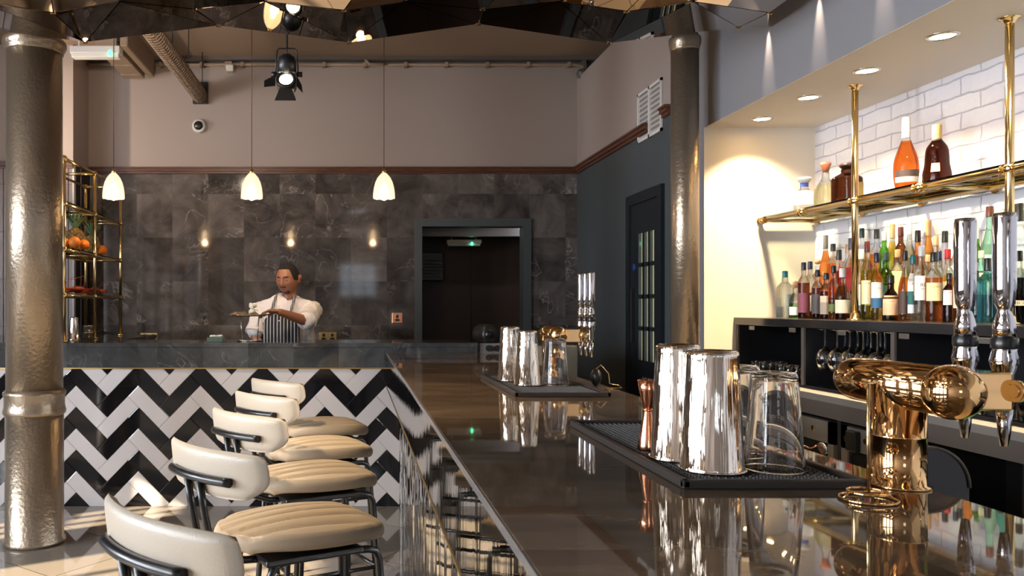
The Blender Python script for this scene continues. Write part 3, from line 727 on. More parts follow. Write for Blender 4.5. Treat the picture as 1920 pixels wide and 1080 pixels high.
lobster(-2.16, 5.78, zs3, .9, 'lobster', 'orange cooked lobster nearest on lower shelf of brass rack')
lobster(-2.16, 6.23, zs3, 1.5, 'lobsterr', 'dark red lobster on middle of lower rack shelf')
lobster(-2.17, 6.68, zs3, 1.6, 'lobster', 'orange lobster at far end of the lower rack shelf')

# tins (inverted shaker cups), lathe
def tin(name, x, y, z, r0, r1, h, label, cat='shaker tin', group=None, m='tin', rz=0):
    t = thing(name, label, cat, (x, y, z), rz, group)
    pr = [(r0+.002, 0), (r0+.003, .003), (r0, .008), (r0-(r0-r1)*.93, h*.93), (r1+.001, h*.955), (r1, h*.985), (r1-.006, h), (r1-.008, h-.003), (.001, h-.004)]
    obj('cup', MB().lathe(pr, n=48), m, t)
    obj('rim_bead', MB().tube([((r0+.002)*math.cos(2*PI*k/48), (r0+.002)*math.sin(2*PI*k/48), .003) for k in range(48)], .0024, n=6, closed=True), m, t)
    return t
def mixglass(x, y, z, r0, r1, h, label, group=None, name='mixing_glass'):
    t = thing(name, label, 'glass', (x, y, z), 0, group)
    th = .0028
    pr = [(r0-th, 0), (r0, .001), (r0, .004), (r1+.001, h*.94), (r1-.001, h*.985), (r1-.004, h), (.001, h), ]
    inner = [(.001, h-.012), (r1-.007, h-.013), (r1-.004, h*.9), (r0-th, .004), (r0-th, 0)]
    mb = MB(); prf = [(r0-th, 0)]+pr[1:]+inner
    mb.lathe(prf, n=48)
    # drop the end caps (the profile closes on itself)
    for _ in range(sum(1 for f in mb.f if len(f) == 48)):
        for i in range(len(mb.f)-1, -1, -1):
            if len(mb.f[i]) == 48: mb.f.pop(i); mb.m.pop(i); mb.sm.pop(i); break
    obj('glass_wall', mb, 'glass', t)
    return t
MATZ = .012
# rubber mats
def barmat(x0, y0, x1, y1, label):
    t = thing('rubber_bar_mat', label, 'bar mat', ((x0+x1)/2, (y0+y1)/2, BZ), group='black rubber mats on the bar')
    w, d = (x1-x0)/2, (y1-y0)/2
    obj('mat_base', MB().box((-w, -d, .0005), (w, d, .006), bev=.002), 'rubber', t)
    rm = MB(); rm.box((-w, -d, .001), (w, -d+.014, .016), bev=.003).box((-w, d-.014, .001), (w, d, .016), bev=.003).box((-w, -d, .001), (-w+.014, d, .016), bev=.003).box((w-.014, -d, .001), (w, d, .016), bev=.003)
    obj('mat_rim', rm, 'rubber', t)
    st = MB(); nx = int((2*w-.04)/.0125); ny = int((2*d-.04)/.0125)
    for i in range(nx):
        for j in range(ny):
            cx, cy = -w+.022+i*.0125, -d+.022+j*.0125; r = .0042
            st.add([(cx-r, cy, .006), (cx, cy-r, .006), (cx+r, cy, .006), (cx, cy+r, .006), (cx-r*.7, cy, .0118), (cx, cy-r*.7, .0118), (cx+r*.7, cy, .0118), (cx, cy+r*.7, .0118)], [(4, 5, 6, 7), (0, 1, 5, 4), (1, 2, 6, 5), (2, 3, 7, 6), (3, 0, 4, 7)])
    o = obj('stud_field', st, 'rubber', t)
    return t
barmat(.575, 1.40, .905, 2.15, 'large black rubber bar mat under the near shakers')
barmat(.565, 2.82, .905, 3.60, 'black rubber bar mat under the far shakers by the small taps')
TZ = BZ+MATZ
def onY(px, py, z):       # point at given height seen at pixel
    Y = (HC-z)*F/(py-HY); return (px-CX)*Y/F, Y
# near group
x, y = onY(1335, 881, TZ); tin('shaker_tin', x, y, TZ, .056, .046, .226, 'nearest and largest polished shaker tin on the near bar mat', group='upturned shaker tins')
tin('shaker_tin', .655, 1.622, TZ, .052, .042, .232, 'polished shaker tin half hidden behind the largest near tin', group='upturned shaker tins')
x, y = onY(1451, 880, TZ); mixglass(x, y, TZ, .053, .040, .185, 'upturned clear mixing glass beside the largest shaker tin', 'upturned mixing glasses')
x, y = onY(1405, 862, TZ); mixglass(x+.014, y+.075, TZ, .052, .040, .185, 'upturned mixing glass behind the nearer one on near mat', 'upturned mixing glasses')
# far group
x, y = onY(989, 722, TZ); tin('shaker_tin', x, y, TZ, .051, .036, .215, 'front shaker tin of the far pair beside the small taps', group='upturned shaker tins')
x, y = onY(972, 718, TZ); tin('shaker_tin', x-.015, y+.1, TZ, .050, .038, .225, 'rear shaker tin of the far pair by the small taps', group='upturned shaker tins')
x, y = onY(1041, 722, TZ); mixglass(x, y, TZ, .052, .040, .183, 'upturned mixing glass on the far mat beside the far tins', 'upturned mixing glasses')
# rack tins
tin('shaker_tin', W(139, 0, 5.95).x, 5.95, CTOP, .042, .03, .17, 'tall shaker tin standing under the brass rack', group='bar tins under the brass rack')
tt = thing('steel_pot', 'short stacked steel cups standing under the brass rack', 'cup', (W(166, 0, 6.1).x, 6.1, CTOP), group='bar tins under the brass rack')
obj('lower_cup', MB().lathe([(.04, 0), (.043, .05), (.045, .055)], n=32), 'steel', tt); obj('upper_cup', MB().lathe([(.036, .055), (.042, .1), (.043, .105), (.04, .104)], n=32), 'steel', tt)

# jigger
x, y = onY(1240, 853, TZ)
t = thing('copper_jigger', 'copper double jigger standing behind the near shaker tins', 'jigger', (x-.006, y+.06, TZ))
hj = .150
obj('lower_cup', MB().lathe([(.021, 0), (.0215, .003), (.018, .03), (.0085, hj*.55), (.007, hj*.58)], n=32), 'copper', t)
obj('upper_cup', MB().lathe([(.007, hj*.58), (.009, hj*.6), (.018, hj*.85), (.0215, hj), (.0195, hj), (.016, hj*.85), (.001, hj*.62)], n=32), 'copper', t)
obj('waist_bead', MB().tube([(.0085*math.cos(2*PI*k/20), .0085*math.sin(2*PI*k/20), hj*.575) for k in range(20)], .003, n=8, closed=True), 'copper', t)
# bar spoon + strainer
x, y = onY(1545, 858, TZ+.01)
t = thing('twisted_bar_spoon', 'long twisted copper bar spoon lying on the near mat', 'bar spoon', (.86, 1.72, TZ+.004))
hx = []
for k in range(120): a = k*.55; hx.append((-.12+.0022*k, .0022*math.sin(a), .0022*math.cos(a)+.002))
obj('twisted_handle', MB().tube(hx, .0022, n=6), 'copper', t); obj('bowl', MB().sph((-.14, 0, .004), .016, n=14, sc=(1.4, 1, .35)), 'copper', t); obj('disc_end', MB().cyl((.143, 0, -.002), (.149, 0, .0), .013, n=18), 'steel', t)
t = thing('cocktail_strainer', 'coiled steel cocktail strainer on the near mat behind the glasses', 'strainer', (.84, 1.90, TZ))
cp = [((.038+.006*math.cos(a*1.3))*math.cos(a*.09), (.038+.006*math.cos(a*1.3))*math.sin(a*.09), .012+.006*math.sin(a*1.3)) for a in range(56)]
obj('spring', MB().tube(cp, .0016, n=6), 'steel', t)
obj('plate', MB().lathe([(.034, .014), (.034, .016), (.001, .016)], n=28), 'steel', t)
obj('handle', MB().tube([(-.034, 0, .016), (-.07, 0, .02), (-.12, 0, .024), (-.14, 0, .03)], .006, n=8, rs=[.008, .006, .007, .004]), 'steel', t); obj('tab', MB().lathe([(.015, 0), (.015, .003)], T=Matrix.Translation((.04, 0, .02)) @ Matrix.Rotation(1.2, 4, 'Y'), n=20), 'steel', t)
# small black cable thing on far mat
t = thing('cable_light', 'small black clip lamp with curled wire beside the far mixing glass', 'lamp', (.985, 3.2, BZ+.001))
obj('head', MB().sph((-.02, 0, .035), .028, n=16, sc=(.8, 1, 1.25)), 'black', t)
obj('wire', MB().tube([(-.03, 0, .06), (.0, .0, .085), (.03, 0, .05), (.035, 0, .01), (.07, .0, .004), (.05, -.1, .003), (-.02, -.12, .003), (-.03, -.2, .003)], .0022, n=6), 'brass', t)

# ------------------------------------------------------------------ menu stand
x, y = onY(1628, 938, BZ)
t = thing('brass_menu_stand', 'thin brass rod stand on coiled ring base, front of bar', 'menu stand', (x, y, BZ))
def ring(R, z, r=.0022, n=48): return [(R*math.cos(2*PI*k/n), R*math.sin(2*PI*k/n), z) for k in range(n)]
obj('rod', MB().cyl((0, 0, .012), (0, 0, .193), .0028, n=10), 'brass', t)
obj('ring_base', MB().tube(ring(.042, .0025), .0025, n=8, closed=True), 'brasst', t)
obj('ring_base', MB().tube(ring(.030, .014), .0025, n=8, closed=True).cyl((-.03, 0, .014), (.03, 0, .014), .002, n=6).cyl((.03, 0, .014), (.042, 0, .003), .002, n=6).cyl((-.03, 0, .014), (-.042, 0, .003), .002, n=6), 'brasst', t)
obj('finial', MB().tube([(-.012, 0, .193), (.012, 0, .193)], .002, n=6), 'brass', t)

# ------------------------------------------------------------------ brass beer towers
def tower(dy):
    TXc, TYc, TZc = .972, 1.43+dy, BZ
    t = thing('beer_tower', 'x', 'beer tap tower', (TXc, TYc, TZc), group='brass beer towers')
    ht = .181
    obj('column', MB().lathe([(.05, 0), (.05, .004), (.043, .006), (.043, .088), (.044, .089), (.044, .0915), (.043, .0925), (.043, ht)], n=48), 'brasst', t)
    R = .041
    Q = Matrix.Translation((0, -.12, ht)) @ Matrix.Rotation(-PI/2, 4, 'X')
    obj('crossbar', MB().lathe([(R, 0), (R, .235), (R*.97, .245), (R*.86, .256), (R*.6, .266), (.001, .27)], T=Q, n=48), 'brasst', t)
    obj('ball_end', MB().sph((0, -.13, ht), .045, n=40), 'brasst', t)
    obj('manifold', MB().box((.02, -.11, ht-.033), (.115, .06, ht+.030), bev=.003), 'brasst', t)
    for k, yy in enumerate((.06, -.03, -.115)):
        tp = MB().lathe([(.012, .046), (.017, .05), (.021, .065), (.02, .085), (.014, .092)], n=24)
        T = Matrix.Translation((.165, yy, ht))
        # shank
        s1 = obj('tap_shank', MB().cyl((.11, yy, ht), (.165, yy, ht), .011, n=16).cyl((.112, yy, ht), (.12, yy, ht), .018, n=20), 'brass', t)
        bdy = MB().lathe([(.010, -.045), (.015, -.02), (.016, .02), (.02, .035), (.022, .045), (.018, .062), (.018, .07)], T=T, n=28)
        tb = obj('tap_body', bdy, 'chrome', t)
        obj('tap_collar', MB().lathe([(.019, .066), (.02, .068), (.02, .083), (.018, .085)], T=T, n=28), 'blackp', tb)
        obj('tap_nozzle', MB().lathe([(.0125, -.04), (.0105, -.07), (.0065, -.105), (.005, -.105)], T=T, n=24), 'chrome', tb)
        obj('tap_handle', MB().lathe([(.018, .085), (.017, .105), (.012, .125), (.0095, .132), (.011, .136), (.015, .145), (.017, .17), (.0175, .295), (.016, .303), (.001, .305)], T=T, n=32), 'chrome', t)
    return t
tw = tower(0); tw['label'] = 'large near brass beer tower with tall chrome tap handles'
t2 = copy_tree(tw); t2.location.y += 2.53; t2['label'] = 'far brass beer tower with three chrome tap handles'

# black round guard behind bar
t = thing('splash_guard', 'black rounded plastic guard behind the bar edge beside near tower', 'guard', (1.085, 1.50, 0))
poly = [(-.06, .6), (.052, .6), (.052, 1.035)]+[(.052-.075+.075*math.cos(a), 1.035+.075*math.sin(a)) for a in [PI/2*k/10 for k in range(1, 11)]]+[(-.06, 1.11)]
obj('panel', MB().prism(poly, -.02, .02, T=Matrix.Rotation(PI/2, 4, 'X')), 'blackp', t)
ed = [(p[0], -.021, p[1]) for p in poly[2:]]
obj('edge_highlight', MB().tube(ed, .003, n=6), 'greylamd', t)  # pale tube stands in for the highlight along the guard's edge
obj('support_shelf', MB().box((-.06, -.2, .58), (.1, .3, .6)), 'steel', t)

# ------------------------------------------------------------------ bar stools
def make_stool():
    t = thing('bar_stool', 'x', 'bar stool', (0, 0, 0), group='cream leather bar stools along the bar')
    n = 72; A = .238; B = .178; ZS_ = .762
    def outline(u, v): return (abs(u)**2.3+abs(v)**2.3)**(1/2.3)
    vs = []; fs = []; rings = 26; seg = 84
    def top(x, y):
        rr = outline(x/A, y/B); dome = .030*(1-min(1, rr)**2.2)
        # pleats, converging to the rear
        fan = .72+.28*(x+A)/(2*A)
        q = y/(.066*fan); sm = abs(q-round(q)); edge = max(0, 1-rr**5)
        near = 1 if abs(round(q)*.072*fan) < B*.9 else 0
        pl = (-.014*math.exp(-(sm/.09)**2)-.007*(2*sm if False else (1-abs(math.cos(PI*(q-.5)))))*1.0)*edge
        nose = -.05*max(0, (x/A-.62))**1.5*2.2
        return ZS_+.018+dome+pl+nose
    for k in range(rings+1):
        rr = (k/rings)**.8
        for i in range(seg):
            a = 2*PI*i/seg; e = 2/2.3
            cx = math.copysign(abs(math.cos(a))**e, math.cos(a)); sy = math.copysign(abs(math.sin(a))**e, math.sin(a))
            taper = 1-.16*(-cx*.5+.5)
            x, y = A*rr*cx*.97, B*rr*sy*taper*.97
            vs.append((x, y, top(x, y)))
    # side roll
    for (k, dz) in ((1.0, -.013), (1.003, -.026), (.985, -.037), (.94, -.044), (.6, -.046)):
        for i in range(seg):
            a = 2*PI*i/seg; e = 2/2.3
            cx = math.copysign(abs(math.cos(a))**e, math.cos(a)); sy = math.copysign(abs(math.sin(a))**e, math.sin(a))
            taper = 1-.16*(-cx*.5+.5); x, y = A*k*cx, B*k*sy*taper
            x0_, y0_ = A*.97*cx, B*.97*sy*taper
            vs.append((x, y, top(x0_, y0_)+dz))
    tot = rings+1+5
    for k in range(tot-1):
        for i in range(seg):
            j = (i+1) % seg; fs.append((k*seg+i, (k+1)*seg+i, (k+1)*seg+j, k*seg+j))
    st = MB().add(vs, fs, 0, True); st.f.append([(tot-1)*seg+i for i in range(seg)][::-1]); st.m.append(0); st.sm.append(False)
    obj('seat', st, 'leather', t)
    obj('seat_plate', MB().box((-.15, -.13, ZS_-.058), (.13, .13, ZS_-.04), bev=.006), 'black', t)
    # backrest: curved pad
    ca_, sa_ = math.cos(math.radians(15)), math.sin(math.radians(15))
    def BQ(p):      # the backrest is turned a little against the seat
        x, y = p[0]+.265, p[1]; return (-.291+x*ca_-y*sa_, -.031+x*sa_+y*ca_, p[2])
    def pad(thk0, thk1, sc, m, nm):
        NU, NV = 30, 14; g = []
        for side in (0, 1):
            for a in range(NU+1):
                for c in range(NV+1):
                    u = -1+2*a/NU; v = -1+2*c/NV
                    # superellipse squeeze
                    e = 4.0; sq_ = 1
                    uu = u*(1-.04*abs(v)**3-(.26 if v < 0 else .0)*abs(v)**1.8); vv = v*(1-.10*abs(u)**5)
                    ang = uu*sc*.50
                    R = .45; x = -R+R*math.cos(ang); y = R*math.sin(ang)
                    z = vv*.061*sc
                    edge = max(0, 1-max(abs(u)**6, abs(v)**4))**.5
                    th = (thk0 if side == 0 else thk1)*edge
                    nx, ny = math.cos(ang), math.sin(ang)
                    dx = th if side else -th
                    xx = -(x*-1)  # concave towards seat
                    g.append(BQ((-.265-x+dx*nx+z*-.12, y+dx*-ny, .950+z)))
        W_ = NV+1; S = (NU+1)*W_; f2 = []
        for a in range(NU):
            for c in range(NV):
                i = a*W_+c; f2.append((i, i+1, i+W_+1, i+W_)); f2.append((S+i, S+i+W_, S+i+W_+1, S+i+1))
        for a in range(NU):
            i = a*W_; f2.append((i, i+W_, S+i+W_, S+i)); i = a*W_+NV; f2.append((i, S+i, S+i+W_, i+W_))
        for c in range(NV):
            i = c; f2.append((i, S+i, S+i+1, i+1)); i = NU*W_+c; f2.append((i, i+1, S+i+1, S+i))
        return obj(nm, MB().add(g, f2, 0, True), m, t)
    bp = pad(.013, .002, 1.0, 'leatherb', 'backrest')
    pad(.000, .02, .985, 'leather', 'backrest_front')
    pad(.004, .004, 1.012, 'piping', 'piping')
    R = .45+.013+.009
    arc = [BQ((-.265+.45-R*math.cos(a), R*math.sin(a), .938)) for a in [-.29+.58*k/14 for k in range(15)]]
    obj('back_bar', MB().tube(arc, .0115, n=14), 'blackp', t)
    for s in (-1, 1):
        obj('back_post', MB().tube([BQ((-.287, s*.028, .938)), BQ((-.272, s*.028, .85)), BQ((-.25, s*.03, .76)), (-.235, s*.035-.015, .73), (-.18, s*.05, .71), (-.1, s*.06, .707)], .010, n=12), 'blackp', t)
    for sx, sy in ((1, 1), (1, -1), (-1, 1), (-1, -1)):
        lx, ly = (.18 if sx > 0 else -.13), .115
        pts = [(sx*.02, sy*ly*.8, .709), (lx-sx*.03, sy*ly, .709), (lx-sx*.008, sy*ly, .702), (lx+sx*.004, sy*ly, .68), (lx+sx*.045, sy*(ly+.04), .01)]
        obj('leg', MB().tube(pts, .0105, n=12).cyl((lx+sx*.045, sy*(ly+.04), 0), (lx+sx*.045, sy*(ly+.04), .012), .013, n=12), 'blackp', t)
    fr_ = MB(); z = .27; k = (0.655-z)/.645
    def lp(sx, sy): lx = (.18 if sx > 0 else -.13); return (lx+sx*(.004+.041*k), sy*(.115+.04*k), z)
    fr_.cyl(lp(1, 1), lp(1, -1), .0085, n=10).cyl(lp(-1, 1), lp(-1, -1), .0085, n=10).cyl(lp(1, 1), lp(-1, 1), .0085, n=10).cyl(lp(1, -1), lp(-1, -1), .0085, n=10)
    obj('footrest', fr_, 'blackp', t)
    z = .56; k = (0.655-z)/.645
    obj('brace', MB().cyl(lp(1, 1), lp(-1, 1), .006, n=8).cyl(lp(1, -1), lp(-1, -1), .006, n=8).cyl(lp(-1, 1), lp(-1, -1), .006, n=8), 'blackp', t)
    return t
st0 = make_stool()
stl = [(-.125, 1.54, 29, 'nearest cream leather bar stool, cut off by the photo bottom'),
       (-.150, 2.20, 28, 'second nearest cream leather bar stool, full pleated seat in view'),
       (-.152, 2.84, 27, 'middle one of the five cream leather bar stools'),
       (-.155, 3.40, 27, 'fourth cream leather bar stool counting from the camera'),
       (-.165, 4.0, 26, 'farthest cream leather bar stool, nearest the zigzag tiled counter')]
for i, (x, y, a, lab) in enumerate(stl):
    o = st0 if i == 0 else copy_tree(st0)
    o.location = (x, y, .004); o.rotation_euler = (0, 0, math.radians(a)); o['label'] = lab

# ------------------------------------------------------------------ back bar
BBT = 1.304; BX = 2.26
t = thing('back_bar_cabinet', 'black back bar cabinet with glass shelves and grey worktop below bottles', 'cabinet', (BX, 0, 0))
X2 = XBR-BX-.004
obj('top_shelf', MB().box((0, .6, BBT-.042), (X2, YN-.004, BBT), bev=.002), 'cabedge', t)
ys_ = [YN-.02, 4.06, 3.38, 2.70, 2.02, 1.34, .66]
ca = MB(); ca.box((X2-.02, .6, .97), (X2, YN-.02, BBT-.042)); 
for y in ys_: ca.box((.02, y-.01, .97), (X2, y+.01, BBT-.042))
ca.box((.02, .6, .962), (X2, YN-.02, .972))
obj('upper_carcass', ca, 'cab', t)
fc = MB()
for y in ys_: fc.box((.012, y-.012, .97), (.022, y+.012, BBT-.042))
obj('cabinet_edge', fc, 'greylamd', t)
obj('worktop', MB().box((-.10, .6, .93), (X2-.02, YN-.02, .962), bev=.002), 'greylam', t)
obj('worktop_fascia', MB().box((-.098, .6, .86), (-.085, YN-.02, .93)), 'greylamd', t)
lc = MB(); lc.box((X2-.05, .6, 0), (X2-.02, YN-.02, .93)).box((-.02, .6, 0), (X2-.05, YN-.02, .09))
for y in [YN-.02, 4.3, 3.6, 3.32, 2.6, 1.9, 1.2]: lc.box((-.08, y-.012, 0), (X2-.05, y+.012, .86))
obj('lower_carcass', lc, 'cab', t)
for k in range(9):
    y = 4.55-k*.42; obj('shelf_label_holder', MB().box((-.003, y-.03, BBT-.068), (.002, y+.03, BBT-.046), bev=.002), 'greylamd', t)
# under counter fridges / glass washers
def washer(y0, y1, label, grn=False):
    t = thing('undercounter_fridge', label, 'fridge', (BX-.085, (y0+y1)/2, 0), group='undercounter appliances in the back bar')
    w = (y1-y0)/2-.013
    f = MB(); f.box((0, -w, .1), (.02, -w+.045, .84)).box((0, w-.045, .1), (.02, w, .84)).box((0, -w, .74), (.02, w, .84)).box((0, -w, .1), (.02, w, .15))
    obj('door_frame', f, 'greylam', t)
    obj('door_glass', MB().box((.008, -w+.045, .15), (.014, w-.045, .74)), 'fridgegreen' if grn else 'darkglass', t)
    obj('knob', MB().cyl((0, w*.45, .79), (-.02, w*.45, .79), .014, n=16), 'black', t)
    obj('badge', MB().cyl((0, -w*.5, .795), (-.006, -w*.5, .795), .012, n=16), 'brass', t)
    obj('body', MB().box((.022, -w, .1), (.4, w, .845)), 'cab', t)
    if not grn: obj('handle', MB().box((-.03, -w*.2, .74), (0, w*.35, .83), bev=.006), 'black', t)
washer(3.62, 4.28, 'grey framed undercounter glass washer, left of the pair')
washer(3.33, 3.59, 'narrow grey framed undercounter unit right of the glass washer')
washer(1.92, 2.58, 'undercounter fridge with green lit glass door, right edge', True)
# tumblers and wine glasses in shelves
def tumbler_mesh():
    t = thing('tumbler', 'x', 'glass', (0, 0, 0), group='upturned tumblers in the back bar shelf')
    h, r0, r1, th = .085, .036, .031, .002
    pr = [(r0-th, 0), (r0, .001), (r1+.001, h*.93), (r1-.003, h), (.001, h), (.001, h-.01), (r1-.004, h-.011), (r0-th-.0005, .002), (r0-th, 0)]
    m_ = MB().lathe(pr, n=20); 
    for i in range(len(m_.f)-1, -1, -1):
        if len(m_.f[i]) == 20: m_.f.pop(i); m_.m.pop(i); m_.sm.pop(i)
    obj('glass_wall', m_, 'glass', t); return t
tb = tumbler_mesh(); first = True
for (xs, ysn, lab) in (((2.33, 2.42, 2.51), (4.12, 4.20, 4.28, 4.36), 'upturned clear tumbler in the leftmost back bar compartment, larger cluster'),
                       ((2.34, 2.43), (4.56, 4.65), 'upturned clear tumbler at far left end of the back bar shelf'),
                       ((2.33, 2.42), (2.76, 2.85, 2.94, 3.03, 3.12, 3.21), 'upturned clear tumbler on shelf behind near beer tower')):
    for x in xs:
        for y in ysn:
            o = tb if first else copy_tree(tb); first = False
            o.location = (x, y, .9725); o['label'] = lab
wgl = thing('wine_glass', 'stemmed wine glass hanging upside down in the middle back bar compartment', 'wine glass', (0, 0, 0), group='wine glasses hanging in the back bar')
zt_ = BBT-.046
# hanging: foot up
m_ = MB().lathe([(.001, 0), (.033, 0), (.034, -.002), (.01, -.006), (.004, -.012), (.0035, -.08), (.006, -.09), (.03, -.105), (.041, -.13), (.042, -.155), (.035, -.205), (.034, -.205), (.040, -.155), (.039, -.131), (.028, -.108), (.001, -.095)], n=24)
obj('glass_body', m_, 'glass', wgl); first = True
for x in (2.34, 2.44, 2.55):
    for k in range(6):
        o = wgl if first else copy_tree(wgl); first = False
        o.location = (x, 3.48+k*.1, zt_)
# ------------------------------------------------------------------ back bar brass shelf
t = thing('brass_bottle_shelf', 'brass tube and glass bottle shelf with ball joints against white brick', 'shelf', (2.416, 0, BBT))
XS = 0; zsf = 1.878-BBT; jy = [4.74, 4.314, 3.863, 3.419, 2.951, 2.5, 2.04, 1.6]
obj('front_rail', MB().cyl((XS, jy[0], zsf), (XS, 1.0, zsf), .0135, n=16), 'brass', t)
obj('rear_rail', MB().cyl((XBR-2.416-.03, jy[0]+.02, zsf), (XBR-2.416-.03, 1.0, zsf), .0135, n=16), 'brass', t)
for y in jy:
    obj('joint', MB().sph((XS, y, zsf), .0215, n=18).cyl((XS, y-.032, zsf), (XS, y-.026, zsf), .019, n=16).cyl((XS, y+.026, zsf), (XS, y+.032, zsf), .019, n=16), 'brass', t)
    obj('cross_tube', MB().cyl((XS, y, zsf), (XBR-2.416-.012, y, zsf), .011, n=14).cyl((XBR-2.416-.012, y, zsf), (XBR-2.416-.002, y, zsf), .026, n=16), 'brass', t)
for y in (3.863, 2.951, 2.04):
    obj('post', MB().cyl((XS, y, 0), (XS, y, ZS-BBT), .0145, n=20).lathe([(.034, 0), (.034, .005), (.022, .008), (.018, .03), (.015, .032)], c=(XS, y, 0), n=24).lathe([(.015, -.025), (.018, -.02), (.024, -.008), (.034, -.005), (.034, 0)], c=(XS, y, ZS-BBT-.0005), n=24), 'brass', t)
obj('glass_shelf', MB().box((.0, 1.0, zsf+.014), (XBR-2.416-.01, jy[0], zsf+.022)), 'shelfglass', t)
# stepped riser under the rear bottles
st_ = MB().box((2.58, .62, BBT+.0005), (2.652, YN-.01, BBT+.065)).box((2.653, .62, BBT+.0005), (XBR-.002, YN-.01, BBT+.115))
o = obj('bottle_riser', st_, 'cabedge'); tag(o, 'dark stepped riser under the rear bottle rows', 'riser')

# ------------------------------------------------------------------ bottles
GM = {}
def gmat(c, tr=1.0):
    k = tuple(c)
    if k not in GM: GM[k] = thinglass('bottle_glass_%02d' % len(GM), tuple(v**.8 for v in c), glassmix=.6, ior=1.4)
    return GM[k]
CM = {}
def cmat(c, r=.4, me=0):
    k = (tuple(c), r, me)
    if k not in CM: CM[k] = mat('cap_or_label_%02d' % len(CM), c, r, metal=me)
    return CM[k]
AMB, ORG, YEL, DRK, RED = (.90, .38, .07), (.95, .36, .06), (.98, .66, .14), (.17, .04, .012), (.40, .05, .02)
CLR, GRN, LGR, TEA, PUR, BRN = (.96, .98, .97), (.12, .50, .05), (.62, .95, .72), (.06, .42, .42), (.10, .03, .05), (.28, .09, .03)
BLU = (.32, .80, .90)
BK, NV, CRM, WHT, TAN, GLD, RDC, SIL, DGR = (.012, .012, .012), (.012, .016, .05), (.75, .66, .45), (.82, .80, .78), (.55, .30, .16), (.8, .52, .2), (.35, .01, .015), (.6, .6, .6), (.015, .045, .035)
PROF = {
 'std': [(1, 0), (1, .60), (.93, .66), (.6, .73), (.40, .77), (.38, .86)],
 'round': [(1, 0), (1.02, .40), (.95, .50), (.7, .60), (.42, .68), (.38, .82)],
 'taper': [(.72, 0), (.85, .2), (1, .45), (.9, .55), (.55, .68), (.34, .78), (.32, .88)],
 'slope': [(1, 0), (1, .42), (.85, .53), (.55, .65), (.38, .75), (.34, .88)],
 'tall': [(1, 0), (1, .58), (.85, .66), (.5, .74), (.42, .78), (.42, .86)],
 'cognac': [(.78, 0), (.95, .15), (1, .32), (.9, .45), (.62, .58), (.40, .68), (.30, .74), (.29, .80)],
 'xo': [(.85, 0), (1, .08), (1, .2), (.86, .35), (.82, .5), (.72, .63), (.45, .72), (.32, .76), (.31, .82)],
 'deco': [(.72, 0), (.98, .1), (1, .3), (.9, .42), (.62, .55), (.36, .66), (.33, .78)],
}
def smoothprof(pf, r, h):
    out = [(r*pf[0][0]*.88, 0), (r*pf[0][0]*.98, h*.008), (r*pf[0][0], h*.02)]
    P = pf
    for i in range(len(P)-1):
        p0 = P[max(i-1, 0)]; p1 = P[i]; p2 = P[i+1]; p3 = P[min(i+2, len(P)-1)]
        for k in range(1, 5):
            u = k/4
            z = p1[1]+(p2[1]-p1[1])*u
            m1 = (p2[0]-p0[0])/max(1e-6, (p2[1]-p0[1]))*(p2[1]-p1[1]); m2 = (p3[0]-p1[0])/max(1e-6, (p3[1]-p1[1]))*(p2[1]-p1[1])
            uu = u*u; u3 = uu*u
            rr = (2*u3-3*uu+1)*p1[0]+(u3-2*uu+u)*m1+(-2*u3+3*uu)*p2[0]+(u3-uu)*m2
            rr = min(max(rr, min(p1[0], p2[0])), max(p1[0], p2[0])*1.01)
            out.append((r*rr, max(h*z, h*.021)))
    return out
